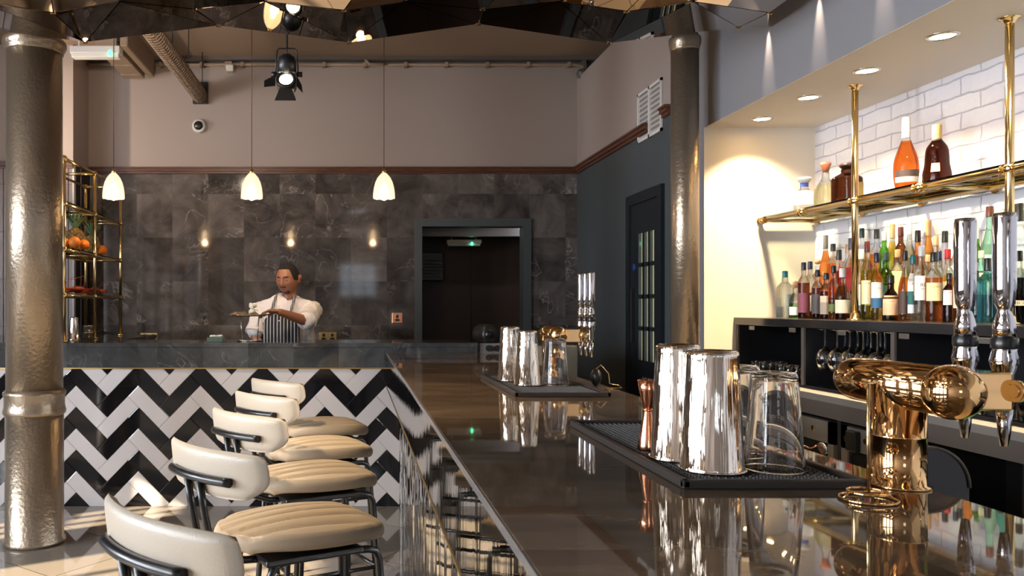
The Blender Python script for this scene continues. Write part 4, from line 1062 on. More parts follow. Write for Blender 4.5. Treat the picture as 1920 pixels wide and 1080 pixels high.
def bottle(x, y, z, r, h, shape='std', liq=AMB, fill=.62, neck=None, cap=BK, caplen=.14, label=None, lz=(.12, .5), lab='', txt=None, sq=0,
           label2=None, lz2=None, captype='cap', group='bottles on the back bar', cmetal=0, face=None, tcol=(.03, .03, .03), sy=1, lw=1.15):
    t = thing('bottle', lab, 'bottle', (x, y, z), 0, group)
    pr = smoothprof(PROF[shape], r, h); ca = -PI/2-.45 if face is None else face
    zs_ = [p[1] for p in pr]
    mif = lambda k: 0 if zs_[k] < h*fill else 1
    rot = Matrix.Rotation(.35, 4, 'Z') if sq else Matrix.Identity(4)
    obj('glass_body', MB().lathe(pr, n=28, sq=sq, mif=mif, T=rot, sy=sy), [gmat(liq), gmat(neck or CLR)], t)
    rn = pr[-1][0]; z0 = h*(1-caplen) if captype != 'ball' else h-r*.62*2
    zc = min(z0, h*PROF[shape][-1][1])
    if captype == 'ball':
        obj('cork_ball', MB().sph((0, 0, h-r*.55), r*.55, n=18), cmat(cap, .7), t)
    elif captype == 'stopper':
        obj('stopper', MB().lathe([(rn*.9, zc), (rn*1.5, h*.92), (rn*1.7, h*.94), (rn*1.7, h*.985), (rn*1.5, h), (.001, h)], n=24), cmat(cap, .35), t)
    else:
        obj('cap', MB().lathe([(rn*1.12, zc), (rn*1.14, zc+.003), (rn*1.1, h-.004), (rn*.95, h), (.001, h)], n=20), cmat(cap, .3, cmetal), t)
    def arcl(zr, c, nm, w=1.15, rr=1.012):
        mb = MB(); vs = []; fs = []; n = 14
        za, zb = h*zr[0], h*zr[1]
        def rad(zz):
            for i in range(len(pr)-1):
                if pr[i][1] <= zz <= pr[i+1][1]: return pr[i][0]+(pr[i+1][0]-pr[i][0])*(zz-pr[i][1])/max(1e-6, pr[i+1][1]-pr[i][1])
            return pr[-1][0]
        if sq:
            R = r*rr
            T = rot @ Matrix.Translation((0, -R*sy-.0008, 0)); mb.box((-R*.72, -.0005, za), (R*.72, .0005, zb), T=T)
            return obj(nm, mb, cmat(c, .6), t)
        for k in range(5):
            zz = za+(zb-za)*k/4; R = rad(zz)*rr+.0004
            for i in range(n+1): a = ca-w+2*w*i/n; vs.append((R*math.cos(a), R*math.sin(a), zz))
        for k in range(4):
            for i in range(n): fs.append((k*(n+1)+i, k*(n+1)+i+1, (k+1)*(n+1)+i+1, (k+1)*(n+1)+i))
        return obj(nm, mb.add(vs, fs, 0, True), cmat(c, .6), t)
    if label: lo = arcl(lz, label, 'paper_label', w=lw)
    if label2: arcl(lz2, label2, 'label_band', rr=1.025)
    if txt:
        for (s, zf, size) in txt:
            if sq: textmesh(s, size, t, rot @ Matrix.Translation((0, -r*1.012*sy-.0018, h*zf)) @ Matrix.Rotation(PI/2, 4, 'X'), cmat(tcol, .6), ext=.0002)
            else: textmesh(s, size, t, None, cmat(tcol, .6), bend=(r*1.035, ca, h*zf))
    return t
placed = []
ROWX = {0: 2.478, 1: 2.545, 2: 2.616, 3: 2.697}
ROWZ = {0: 0, 1: 0, 2: .0655, 3: .1155}
def B(px, pyt, wpx, row, **k):
    best = None
    for d in (0, -1, 1, -2, 2, -3, 3, -4, 4, -5, 5, -7, 7, -9, 9):
        for rw in (row, row+1, row-1):
            if rw not in ROWX: continue
            X = ROWX[rw]; Y = X*F/(px+d-CX); r = min(wpx*Y/F/2, .0365)
            if Y > YN-.045: continue
            if rw >= 2 and X+r > XBR-.004: r = XBR-.004-X
            if rw == 0: r = min(r, .036)
            ok = True; lim = 9
            for (a, bb, rr) in placed:
                dist = math.hypot(a-X, bb-Y)-rr; lim = min(lim, dist)
            rr_ = min(r, lim-.0012)
            if rr_ >= r*.86:
                cost = abs(d)*1.0+(0 if rw == row else 5)+(r-rr_)/r*20
                if best is None or cost < best[0]: best = (cost, X, Y, rr_, rw)
    if best is None: print('NOPLACE', px, pyt, k.get('lab')); return
    _, X, Y, r, rw = best; placed.append((X, Y, r)); Z = BBT+ROWZ[rw]+.0005
    zt_ = HC+(HY-pyt)*Y/F; bottle(X, Y, Z, r, zt_-Z, **k)
# front row
B(1472, 508, 28, 0, shape='std', liq=CLR, cap=(.01, .17, .21), label=(.35, .50, .60), lz=(.15, .5), sq=.35, lab='squarish clear bottle with teal cap at far left end of the shelf')
B(1492, 527, 23, 0, shape='round', liq=(.35, .6, .2), fill=.35, cap=TAN, captype='ball', lab='small round bottle of green liquid with cork ball stopper', label=(.75, .78, .72), lz=(.08, .3))
B(1507, 492, 20, 0, shape='std', liq=DRK, cap=NV, label=(.15, .04, .08), lz=(.1, .45), lab='dark bottle with navy capsule and purple label')
B(1519, 490, 20, 1, shape='std', liq=DRK, fill=.4, cap=NV, label=WHT, lz=(.12, .4), lab='dark bottle with navy capsule and white label')
B(1533, 506, 20, 0, shape='std', liq=DRK, cap=BK, lab='plain black capped bottle beside the arched grey label', label=(.05, .05, .07), lz=(.1, .5))
B(1549, 512, 22, 0, shape='std', liq=DRK, fill=.5, cap=DGR, label=(.50, .45, .38), lz=(.1, .5), label2=(.28, .25, .23), lz2=(.1, .36), lab='dark bottle with arched grey and tan label')
B(1563, 498, 18, 0, shape='tall', liq=AMB, fill=.6, cap=BK, label=(.10, .17, .05), lz=(.14, .28), lab='slim amber bottle with lime green label band')
B(1580, 503, 30, 0, shape='round', liq=DRK, fill=.4, cap=WHT, label=(.72, .66, .55), lz=(.12, .38), txt=[('party', .31, .014), ('York', .26, .015)], lab='squat dark bottle with cream label just left of brass post')
B(1596, 446, 24, 1, shape='std', liq=DRK, cap=NV, label=(.38, .012, .02), lz=(.34, .62), lab='tall dark bottle with bright red label behind the brass post')
B(1626, 452, 21, 0, shape='std', liq=(.65, .62, .08), cap=(.20, .03, .03), label=CRM, lz=(.2, .5), txt=[('SKEY', .46, .012)], lab='yellow green bottle with maroon capsule and cream label')
B(1644, 474, 20, 0, shape='tall', liq=YEL, neck=YEL, cap=NV, label=WHT, lz=(.33, .56), label2=(.025, .11, .25), lz2=(.18, .33), txt=[('LIVET', .47, .012)], lab='golden bottle with white and blue label')
B(1661, 471, 23, 1, shape='std', liq=(.08, .32, .03), neck=(.2, .6, .05), cap=DGR, label=(.02, .10, .09), lz=(.2, .5), label2=CRM, lz2=(.14, .2), lab='green glass bottle with dark green capsule')
B(1670, 516, 28, 0, shape='round', liq=DRK, fill=.7, neck=DRK, cap=BK, label=(.62, .42, .28), lz=(.12, .55), txt=[('WEST', .5, .009), ('CORK', .42, .009)], lab='squat dark round bottle with large tan label')
B(1697, 470, 22, 0, shape='slope', liq=ORG, cap=BK, label=(.05, .03, .03), lz=(.1, .42), lab='orange spirit bottle with black diagonal label')
B(1712, 478, 19, 0, shape='tall', liq=CLR, cap=(.01, .17, .18), label=WHT, lz=(.12, .72), label2=(.015, .12, .12), lz2=(.25, .45), txt=[('KOKO', .62, .014), ('KANU', .56, .014)], lab='clear bottle with teal cap and tall white teal label')
B(1728, 461, 25, 0, shape='std', liq=CLR, cap=WHT, label=WHT, lz=(.28, .60), txt=[('ARDÍ', .48, .022), ('superior', .43, .008)], lab='clear white rum bottle with white screw cap')
B(1751, 473, 27, 0, shape='std', liq=(.62, .16, .03), cap=BK, label=(.78, .62, .36), lz=(.3, .56), txt=[('DOORLY', .5, .010)], lab='amber rum bottle with black cap and cream label')
B(1777, 467, 23, 1, shape='std', liq=YEL, cap=RDC, label=(.85, .82, .7), lz=(.34, .55), label2=(.85, .5, .05), lz2=(.38, .46), lab='golden bottle with red screw cap')
B(1780, 512, 22, 0, shape='std', liq=PUR, fill=.8, neck=PUR, cap=BK, label=WHT, lz=(.35, .65), txt=[('FERNET', .6, .008)], tcol=(.3, .05, .12), lab='short dark purple liqueur bottle with white label')
B(1800, 470, 24, 0, shape='std', liq=AMB, cap=BK, label=CRM, lz=(.2, .5), lab='amber bottle hidden behind the first chrome tap handle')
B(1828, 492, 26, 0, shape='std', liq=(.02, .16, .16), fill=.9, neck=TEA, cap=(.75, .68, .6), label=(.02, .05, .05), lz=(.08, .68), txt=[('8', .57, .045)], tcol=(.7, .8, .8), sq=.35, lab='dark teal square bottle with number eight, cream cap')
B(1852, 484, 27, 0, shape='std', liq=BLU, fill=.8, neck=BLU, cap=BK, caplen=.2, label=(.80, .78, .76), lz=(.1, .66), txt=[('BOMBAY', .6, .009), ('♦', .5, .03)], tcol=(.05, .15, .35), sq=.35, lab='pale blue square gin bottle with arched white label')
B(1911, 470, 27, 0, shape='std', liq=BK, fill=.62, neck=CLR, cap=BK, label=(.62, .58, .5), lz=(.25, .32), txt=[('BOR', .285, .02)], lab='dark bottle at right edge reading BOR, right of brass post')
B(1876, 500, 24, 0, shape='std', liq=(.1, .35, .4), cap=BK, lab='teal bottle hidden behind the second chrome tap handle')
# middle rows
B(1573, 468, 22, 2, shape='round', liq=RED, cap=BK, lab='reddish round shouldered bottle with black capsule, second row')
B(1590, 458, 22, 2, shape='std', liq=AMB, cap=TAN, lab='amber bottle with tan cap just left of brass post')
B(1615, 468, 22, 1, shape='std', liq=(.9, .6, .3), cap=WHT, label=WHT, lz=(.2, .5), lab='pale bottle directly right of brass post')
B(1683, 468, 22, 2, shape='std', liq=AMB, cap=TAN, label=CRM, lz=(.2, .62), lab='amber bottle with cream label in second row centre')
B(1740, 478, 20, 2, shape='std', liq=RED, cap=TAN, label=CRM, lz=(.3, .6), lab='red bottle between white rum and amber rum')
B(1753, 442, 20, 2, shape='std', liq=CLR, cap=TAN, label=WHT, lz=(.2, .5), lab='clear bottle with tan stopper in the third row')
B(1764, 470, 20, 1, shape='std', liq=CLR, cap=NV, label=(.5, .6, .7), lz=(.3, .6), lab='clear bottle with pale blue label in second row')
B(1792, 448, 20, 2, shape='std', liq=CLR, cap=NV, label=WHT, lz=(.3, .6), lab='clear navy capped bottle left of the first tap handle')
B(1840, 470, 22, 2, shape='std', liq=(.2, .1, .03), cap=CRM, label=CRM, lz=(.3, .6), lab='dark bottle with cream label behind the teal square one')
# back row
B(1533, 485, 20, 3, shape='round', liq=(.8, .5, .3), cap=TAN, captype='ball', lab='pale bottle with cork ball stopper in back row left')
B(1548, 441, 22, 3, shape='slope', liq=ORG, fill=.75, cap=(.25, .2, .18), caplen=.22, lab='tall orange brandy bottle, leftmost in the back row')
B(1562, 457, 21, 3, shape='std', liq=AMB, cap=BK, lab='amber bottle with black capsule next to tall orange brandy')
B(1616, 428, 20, 3, shape='std', liq=AMB, cap=DGR, label=CRM, lz=(.2, .5), lab='amber bottle with dark green capsule right of brass post')
B(1644, 430, 22, 3, shape='std', liq=ORG, cap=BK, lab='orange whisky bottle with tall black capsule in back row')
B(1658, 434, 20, 3, shape='std', liq=GRN, neck=(.25, .8, .1), fill=.5, cap=(.7, .7, .7), lab='bright green bottle in back row')
B(1672, 420, 24, 3, shape='slope', liq=YEL, fill=.75, cap=TAN, caplen=.2, lab='yellow amber bottle with tan capsule in back row')
B(1687, 425, 22, 3, shape='std', liq=BRN, neck=BRN, cap=(.10, .02, .02), label=CRM, lz=(.3, .45), lab='dark brown bottle with maroon cap in back row centre')
B(1701, 411, 22, 3, shape='round', liq=CLR, cap=(.85, .85, .82), caplen=.2, label=(.1, .08, .06), lz=(.2, .5), lab='tall clear bottle with white capsule in back row')
B(1719, 432, 24, 3, shape='round', liq=BRN, neck=AMB, cap=BK, lab='brown whisky bottle with black cap in back row')
B(1741, 414, 24, 3, shape='slope', liq=(.95, .5, .1), neck=(.95, .5, .1), cap=GLD, caplen=.2, lab='orange bottle with gold capsule in back row')
B(1772, 433, 24, 3, shape='round', liq=CLR, cap=BK, lab='clear round bottle with black cap in back row')
B(1814, 416, 22, 3, shape='std', liq=ORG, neck=ORG, cap=(.12, .01, .02), lab='orange red bottle with dark capsule between the tap handles')
B(1829, 429, 20, 3, shape='tall', liq=GRN, neck=GRN, cap=SIL, caplen=.16, lab='slim green bottle with silver cap between the tap handles')
B(1856, 387, 32, 3, shape='slope', liq=LGR, neck=LGR, fill=.9, cap=(.10, .03, .02), caplen=.06, label=(.35, .75, .62), lz=(.15, .45), txt=[('DOZIM', .35, .018)], tcol=(.05, .3, .25), lab='tallest pale green bottle with lacy neck in back row')
B(1880, 413, 22, 3, shape='tall', liq=(.1, .5, .5), neck=(.1, .5, .5), cap=(.02, .10, .10), lab='dark teal bottle with flared cap left of right brass post')
B(1911, 381, 30, 3, shape='tall', liq=CLR, cap=BK, caplen=.2, label=(.85, .83, .78), lz=(.2, .5), lab='tall clear bottle with black capsule at right edge back row')
# shelf bottles
ZG = 1.878+.0225
def SB(px, pyt, wpx, X, **k):
    Y = X*F/(px-CX); r = wpx*Y/F/2; bottle(X, Y, ZG, r, HC+(HY-pyt)*Y/F-ZG, group='bottles on the brass shelf', **k)
SB(1508, 333, 38, 2.54, shape='round', liq=CLR, cap=WHT, captype='stopper', label2=(.02, .05, .3), lz2=(.72, .84), label=(.7, .75, .8), lz=(.2, .6), sy=.8, lab='round clear tequila bottle with white stopper on brass shelf')
SB(1548, 305, 33, 2.56, shape='deco', liq=(.9, .88, .6), fill=.5, cap=(.42, .14, .08), captype='stopper', label=(.62, .48, .42), lz=(.12, .2), sq=.2, lab='tapered clear tequila bottle with copper stopper on brass shelf')
SB(1588, 307, 42, 2.57, shape='std', liq=(.06, .018, .007), neck=(.1, .03, .012), cap=(.03, .012, .01), captype='stopper', label=(.45, .35, .10), lz=(.12, .52), sq=.3, lab='dark brown square bottle behind left brass post on shelf')
SB(1699, 220, 41, 2.56, shape='cognac', liq=(.85, .22, .03), fill=.66, cap=(.78, .72, .62), caplen=.28, label=(.05, .03, .03), lz=(.12, .28), label2=(.7, .68, .68), lz2=(.12, .19), lab='tall orange cognac bottle with cream capsule on brass shelf')
SB(1757, 234, 46, 2.58, shape='xo', liq=(.05, .009, .005), neck=(.08, .015, .008), fill=.7, cap=GLD, caplen=.25, label=(.62, .40, .2), lz=(.22, .36), lw=.32, face=-PI/2-.75, label2=BK, lz2=(.74, .9), lab='curvy dark cognac decanter bottle with black and gold neck')
# downlights
for i in range(7):
    y = 4.545-.465*i
    names = ['farthest niche downlight, above the left end wall', 'second niche downlight counting from the far end wall', 'third niche downlight counting from the far end wall', 'nearest visible niche downlight, beside right brass post']
    if i > 3: continue
    t = thing('recessed_downlight', names[i], 'downlight', (2.315, y, ZS), group='downlights in the niche ceiling')
    obj('trim_ring', MB().lathe([(.058, 0), (.058, -.004), (.046, -.008), (.044, -.002)], n=36), 'steel', t)
    obj('lamp_face', MB().lathe([(.001, -.0035), (.044, -.0035)], n=30), 'lamp_d', t)

# sockets on the back wall
def socket(px, py, w, h, label, m='brassflat'):
    p = W(px, py, 7.49); t = thing('wall_socket', label, 'socket', (p.x, YB, p.z))
    obj('face_plate', MB().box((-w/2, -.009, -h/2), (w/2, 0, h/2), bev=.003), m, t)
    for s in ((-1, 1) if w > .12 else (0,)):
        obj('switch', MB().box((s*w*.25-.012, -.013, -.002), (s*w*.25+.012, -.008, .028), bev=.002), 'blackp', t)
        obj('socket_holes', MB().box((s*w*.25-.02, -.011, -.03), (s*w*.25+.02, -.008, -.01)), 'blackp', t)
socket(745, 596, .098, .098, 'small square copper switch plate left of the dark doorway', 'copper')
socket(279, 632, .16, .08, 'brass double socket on marble wall behind left end of counter')
socket(615, 631, .16, .08, 'brass double socket on marble wall just right of the chef')

# box with napkins
p = W(403, 640, 5.62)
t = thing('napkin_box', 'sage green box with white folded napkins on kitchen counter', 'box', (p.x, 5.66, CTOP))
obj('box', MB().box((-.055, -.05, 0), (.055, .05, .032), bev=.003), 'sage', t)
nb = MB(); rr = random.Random(3)
for k in range(9): nb.sph((-.03+.008*k, rr.uniform(-.02, .02), .038+rr.uniform(-.002, .004)), .013, n=8, sc=(1.1, 1.3, .7))
obj('napkins', nb, 'paper', t)

# ------------------------------------------------------------------ oyster stand
PC = W(468, 592, 5.76); PC.y = 5.76
t = thing('serving_stand', 'round metal oyster platter on slim raised stand in front of chef', 'platter stand', (PC.x, PC.y, CTOP))
hz = PC.z-CTOP
obj('platter', MB().lathe([(.001, hz-.004), (.115, hz-.004), (.128, hz+.002), (.134, hz+.006), (.132, hz+.009), (.115, hz+.001), (.001, hz)], n=48), 'plate', t)
lx0, lx1 = W(451, 0, 5.76).x-PC.x, W(455, 0, 5.76).x-PC.x
obj('stand_leg', MB().cyl((lx0, 0, hz-.004), (lx1, 0, .004), .0045, n=10), 'steel', t)
obj('stand_leg', MB().cyl((.06, .06, hz-.004), (.05, .05, .004), .0045, n=10), 'steel', t)
obj('base_ring', MB().tube([(.085*math.cos(2*PI*k/40), .085*math.sin(2*PI*k/40), .005) for k in range(40)], .005, n=8, closed=True).lathe([(.02, 0), (.02, .012), (.001, .012)], c=(lx1, 0, 0), n=16), 'steel', t)
rr = random.Random(5)
ol = ['oyster at left rim of the platter', 'oyster at front left of the platter', 'oyster left of the muslin lemon', 'oyster right of the muslin lemon', 'oyster at front right of the platter', "oyster beneath the chef's fingers", 'oyster at rear of the platter']
for i, (dx, dy, s) in enumerate(((-.095, 0, 1), (-.06, -.05, 1), (-.045, .03, 1.1), (.04, -.02, 1), (.04, -.085, .9), (.10, .0, .85), (.01, .07, 1))):
    mb = MB(); n, kk = 18, 6; vs = []; fs = []
    for k in range(kk+1):
        for j in range(n):
            a = 2*PI*j/n; r = .036*s*k/kk*(1+.14*math.sin(3*a+i)+.08*math.sin(7*a+i*2)); h = .022*s*(1-(k/kk)**2)+rr.uniform(-.0015, .0025)
            vs.append((r*math.cos(a)*1.3, r*math.sin(a)*.85, h+.004))
    for k in range(kk):
        for j in range(n): j2 = (j+1) % n; fs.append((k*n+j, (k+1)*n+j, (k+1)*n+j2, k*n+j2))
    for j in range(n):
        a = 2*PI*j/n; v = vs[kk*n+j]; vs.append((v[0]*.8, v[1]*.8, 0))
    for j in range(n): j2 = (j+1) % n; fs.append((kk*n+j, (kk+1)*n+j, (kk+1)*n+j2, kk*n+j2))
    mb.add(vs, fs, 0, True)
    o = obj('oyster', mb, 'oyster', loc=(PC.x+dx, PC.y+dy, PC.z+.0015)); o.rotation_euler = (0, 0, rr.uniform(0, 3)); tag(o, ol[i], 'oyster', 'oysters on the platter')
lp = W(473, 586, 5.74)
t = thing('muslin_wrapped_lemon', 'lemon half tied in white muslin standing on the oyster platter', 'lemon', (lp.x, 5.73, PC.z+.002))
obj('wrapped_lemon', MB().sph((0, 0, .024), .026, n=18, sc=(1, 1, .95)), 'muslin', t)
fl = MB()
for k in range(9): a = k*.7; fl.sph((.016*math.cos(a)+.006, .012*math.sin(a), .068+.012*math.sin(k*1.9)), .012, n=8, sc=(1.2, .7, 1))
fl.lathe([(.016, .04), (.007, .05), (.012, .062), (.018, .074)], n=14); fl.tube([(.01, -.01, .05), (.03, -.016, .045), (.045, -.02, .034)], .005, n=6)
obj('cloth_knot', fl, 'muslin', t)

# ------------------------------------------------------------------ chef
def capsule(mb, p0, p1, r0, r1, n=14, flat=None):
    mb.cyl(p0, p1, r0, r1, n=n); mb.sph(p0, r0, n=n); mb.sph(p1, r1, n=n)
def remeshed(name, mb, vox, mats, parent, smooth=3, colorfn=None):
    me = bpy.data.meshes.new('tmp'); me.from_pydata(mb.v, [], mb.f); me.update()
    ob = bpy.data.objects.new('tmp', me); C.objects.link(ob)
    md = ob.modifiers.new('r', 'REMESH'); md.mode = 'VOXEL'; md.voxel_size = vox; md.use_smooth_shade = True
    ms = ob.modifiers.new('s', 'SMOOTH'); ms.factor = .5; ms.iterations = smooth
    bpy.context.view_layer.update()
    out = bpy.data.meshes.new_from_object(ob.evaluated_get(bpy.context.evaluated_depsgraph_get()))
    bpy.data.objects.remove(ob)
    out.materials.clear(); out.name = name
    for m in mats: out.materials.append(M[m])
    for p in out.polygons:
        p.use_smooth = True
        if colorfn: p.material_index = colorfn(p.center)
    o = bpy.data.objects.new(name, out); C.objects.link(o); o.parent = parent
    return o
CHY = 6.24; CHX = W(535, 0, CHY).x
chef = thing('person', 'chef in white jacket and striped apron arranging oysters behind counter', 'person', (CHX, CHY, 0))
def L_(px, py, Y): p = W(px, py, Y); return Vector((p.x-CHX, p.y-CHY, p.z))
bodyz = MB()
HCN = L_(540, 523, 6.17)      # head centre
yaw = math.radians(-22); pitch = math.radians(14)
HT = Matrix.Translation(HCN) @ Matrix.Rotation(yaw, 4, 'Z') @ Matrix.Rotation(pitch, 4, 'X')   # local: face looks to -Y
def headmesh():
    vs = []; fs = []; NA, NB = 120, 84
    g = lambda x, c, s: math.exp(-((x-c)/s)**2)
    for j in range(NB+1):
        th = PI*j/NB; 
        for i in range(NA):
            ph = 2*PI*i/NA
            x = math.sin(th)*math.sin(ph); y = -math.sin(th)*math.cos(ph); z = math.cos(th)
            X, Yy, Z = .088*x, .102*y, .124*z
            if Yy > 0: Z *= 1; 
            front = max(0, -y)
            # cranium wider, jaw narrower
            if Z < 0: X *= 1-.22*(-Z/.122)**1.6*(1) ; Yy *= (1-.42*(-Z/.122)**1.3) if Yy > 0 else (1-.10*(-Z/.122)**2)
            if Z < -.01 and front > 0: Yy -= .012*front*g(Z, -.095, .04)
            d = 0
            d += .024*g(X, 0, .011+.006*max(0, min(1, (.0-Z)/.03)))*g(Z, -.022, .017)+.012*g(X, 0, .009)*g(Z, .005, .022)
            d += .005*g(Z, .036, .012)*g(X, 0, .05)
            d -= .010*(g(X, .031, .017)+g(X, -.031, .017))*g(Z, .014, .014)
            d += .007*(g(X, .031, .012)+g(X, -.031, .012))*g(Z, .012, .009)
            d += .006*(g(X, .05, .02)+g(X, -.05, .02))*g(Z, -.02, .02)
            d += .009*g(X, 0, .022)*(g(Z, -.053, .006)+g(Z, -.067, .007))-.005*g(X, 0, .024)*g(Z, -.0595, .003)
            d -= .004*g(X, 0, .02)*g(Z, -.082, .007)
            d += .006*(g(X, .013, .006)+g(X, -.013, .006))*g(Z, -.031, .006)
            Yy -= d*front**.7
            vs.append((X, Yy, Z))
    for j in range(NB):
        for i in range(NA):
            i2 = (i+1) % NA; fs.append((j*NA+i, (j+1)*NA+i, (j+1)*NA+i2, j*NA+i2))
    return vs, fs
hv, hf = headmesh(); bodyz.add(hv, hf, 0, True, HT)
for s in (-1, 1):
    bodyz.sph((s*.090, .012, -.002), .033, n=12, sc=(.30, .60, 1.0), T=HT); bodyz.sph((s*.099, .02, .010), .017, n=8, sc=(.5, .8, 1.2), T=HT)
neck0 = HT @ Vector((0, .025, -.06)); neckb = L_(541, 566, 6.22)
capsule(bodyz, neck0, neckb, .056, .062)
shL, shR = L_(586, 582, 6.22), L_(491, 582, 6.26)     # image right / image left
elL, haL = L_(574, 602, 6.02), L_(524, 585, 5.86)
elR, haR = L_(477, 626, 6.17), L_(492, 660, 6.12)
pelvis = Vector((.0, .03, .96)); chest = Vector((-.0, 0, 1.28))
bodyz.sph(chest, .15, n=20, sc=(1.05, .68, 1.25)); bodyz.sph((0, .02, 1.10), .14, n=20, sc=(1.05, .72, 1.1)); bodyz.sph(pelvis, .15, n=20, sc=(1.08, .75, .9))
for a in (shL, shR): capsule(bodyz, (neckb.x*.5, 0, 1.40), a, .06, .055)
capsule(bodyz, shL, elL, .052, .042); capsule(bodyz, elL, haL, .043, .026)
capsule(bodyz, shR, elR, .052, .042); capsule(bodyz, elR, haR, .041, .026)
for s in (-1, 1):
    capsule(bodyz, (s*.09, .03, .93), (s*.10, .02, .50), .082, .055); capsule(bodyz, (s*.10, .02, .50), (s*.10, .04, .09), .054, .036); capsule(bodyz, (s*.10, .05, .045), (s*.11, -.12, .035), .036, .028)
def hand(mb, w, d, nrm, curl, thumbside):
    d = Vector(d).normalized(); nrm = Vector(nrm); nrm = (nrm-d*nrm.dot(d)).normalized(); s = d.cross(nrm).normalized()*thumbside
    # palm
    T = Matrix.Translation(w+d*.045) @ Matrix((( s.x, d.x, nrm.x, 0), (s.y, d.y, nrm.y, 0), (s.z, d.z, nrm.z, 0), (0, 0, 0, 1)))
    mb.sph((0, 0, 0), .05, n=16, sc=(.86, 1.0, .36), T=T)
    for k, (o, ln) in enumerate(((.030, .072), (.010, .082), (-.011, .076), (-.031, .060))):
        p = w+d*(.082-abs(o)*.12)+s*o; dd = d.copy(); c = curl*(1+.12*k)
        for seg, f in enumerate((.45, .32, .25)):
            dd = (Matrix.Rotation(c, 3, s.cross(Vector((0, 0, 0))) if False else s) @ dd)
            q = p+dd*ln*f; mb.cyl(p, q, .0088-.0008*seg, .0084-.0010*seg, n=10); mb.sph(q, .0084-.0010*seg, n=10); mb.sph(p, .0088-.0008*seg, n=10); p = q
    p = w+d*.025+s*.035; q = p+(d*.55+s*.7-nrm*.25).normalized()*.038; q2 = q+(d*.9+s*.1-nrm*.35).normalized()*.03
    mb.cyl(p, q, .0125, .010, n=10); mb.sph(q, .0102, n=10); mb.cyl(q, q2, .010, .008, n=10); mb.sph(q2, .0082, n=10)
hand(bodyz, haL, (-.93, -.15, .10), (.0, .1, 1), -.40, 1)
hand(bodyz, haR, (.25, .05, -1), (0, -1, 0), .2, 1)
HI = HT.inverted()
def skincol(c):
    p = HI @ c
    if p.length > .2 or p.y > -.02: return 0
    if abs(p.x) < .025 and -.076 < p.z < -.048 and p.y < -.08: return 1
    if p.z < -.074 and abs(p.x) < .034 and p.y < -.05 and (p.z < -.084 or abs(p.x) > .018): return 2
    if -.048 < p.z < -.041 and abs(p.x) < .026 and p.y < -.08: return 2
    if .030 < p.z+.12*abs(abs(p.x)-.03) < .038 and .013 < abs(p.x) < .048: return 2
    if abs(p.z-.0055) < .0022 and .018 < abs(p.x) < .044: return 2
    return 0
remeshed('body', bodyz, .0036, ['skin', 'lips', 'brow'], chef, 2, skincol)
# hair cap
hr = MB(); vs = []; fs = []; NA, NB = 64, 30
for j in range(NB+1):
    for i in range(NA):
        ph = 2*PI*i/NA; c = math.cos(ph)      # c=1 front
        tt_ = max(0, min(1, ((.5-.5*c)-.13)/.12)); lim = PI*(.245+.235*tt_*tt_*(3-2*tt_)+.09*(.5-.5*c))
        th = lim*j/NB
        x, y, z = math.sin(th)*math.sin(ph), -math.sin(th)*math.cos(ph), math.cos(th)
        k = 1.035 if j < NB else .99
        vs.append((.089*x*k, .102*y*k, .124*z*k))
for j in range(NB):
    for i in range(NA): i2 = (i+1) % NA; fs.append((j*NA+i, (j+1)*NA+i, (j+1)*NA+i2, j*NA+i2))
hr.add(vs, fs, 0, True, HT); obj('hair', hr, 'hair', chef)
# jacket
jk = MB()
jk.sph(chest+Vector((0, 0, 0)), .165, n=24, sc=(1.12, .76, 1.2)); jk.sph((.03, .02, 1.12), .17, n=24, sc=(1.22, .78, 1.2)); jk.sph((.03, .03, .92), .172, n=24, sc=(1.24, .82, .95))
for a in (shL, shR): capsule(jk, (neckb.x*.4, 0, 1.40), a, .072, .074)
capsule(jk, shL, shL.lerp(elL, .86), .078, .074); capsule(jk, shR, shR.lerp(elR, .85), .076, .072)
jk.sph(shL.lerp(elL, .9), .074, n=16)
collar = neckb+Vector((0, 0, .0))
jk.lathe([(.072, -.05), (.068, .012)], c=collar, n=28)
jo = remeshed('chef_jacket', jk, .006, ['jacket'], chef, 3)
tx = bpy.data.textures.new('folds', 'CLOUDS'); tx.noise_scale = .06
dm = jo.modifiers.new('folds', 'DISPLACE'); dm.texture = tx; dm.strength = .02; dm.mid_level = .5; dm.texture_coords = 'LOCAL'
cf = MB()
for (a, e, r) in ((shL, elL, .076), (shR, elR, .074)):
    q = a.lerp(e, .97); d = (e-a).normalized(); cf.cyl(q-d*.028, q, r*1.02, r*1.05, n=28)
obj('sleeve_cuff', cf, 'jacket', jo)
# collar
co = MB(); ca = []; 
for k in range(25):
    a = -PI/2+.30+(2*PI-.6)*k/24; ca.append((.066*math.cos(a), .068*math.sin(a)*.95))
vs = []; fs = []
for k, (x, y) in enumerate(ca):
    fz = .012*math.cos((k/24)*2*PI); 
    for (r, z) in ((1.0, -.03), (.95, .022-fz*.6), (.89, .022-fz*.6), (.93, -.03)): vs.append((collar.x+x*r, collar.y+y*r-.006, collar.z+z))
for k in range(24):
    for q in range(4): a = k*4+q; b_ = k*4+(q+1) % 4; fs.append((a, a+4, b_+4, b_))
co.add(vs, fs, 0, True); obj('collar', co, 'jacket', jo)
bt = MB()
for k in range(3): bt.sph((-.035, -.148+.012*k*0, 1.37-.055*k), .006, n=8)
obj('jacket_button', bt, 'paper', jo)
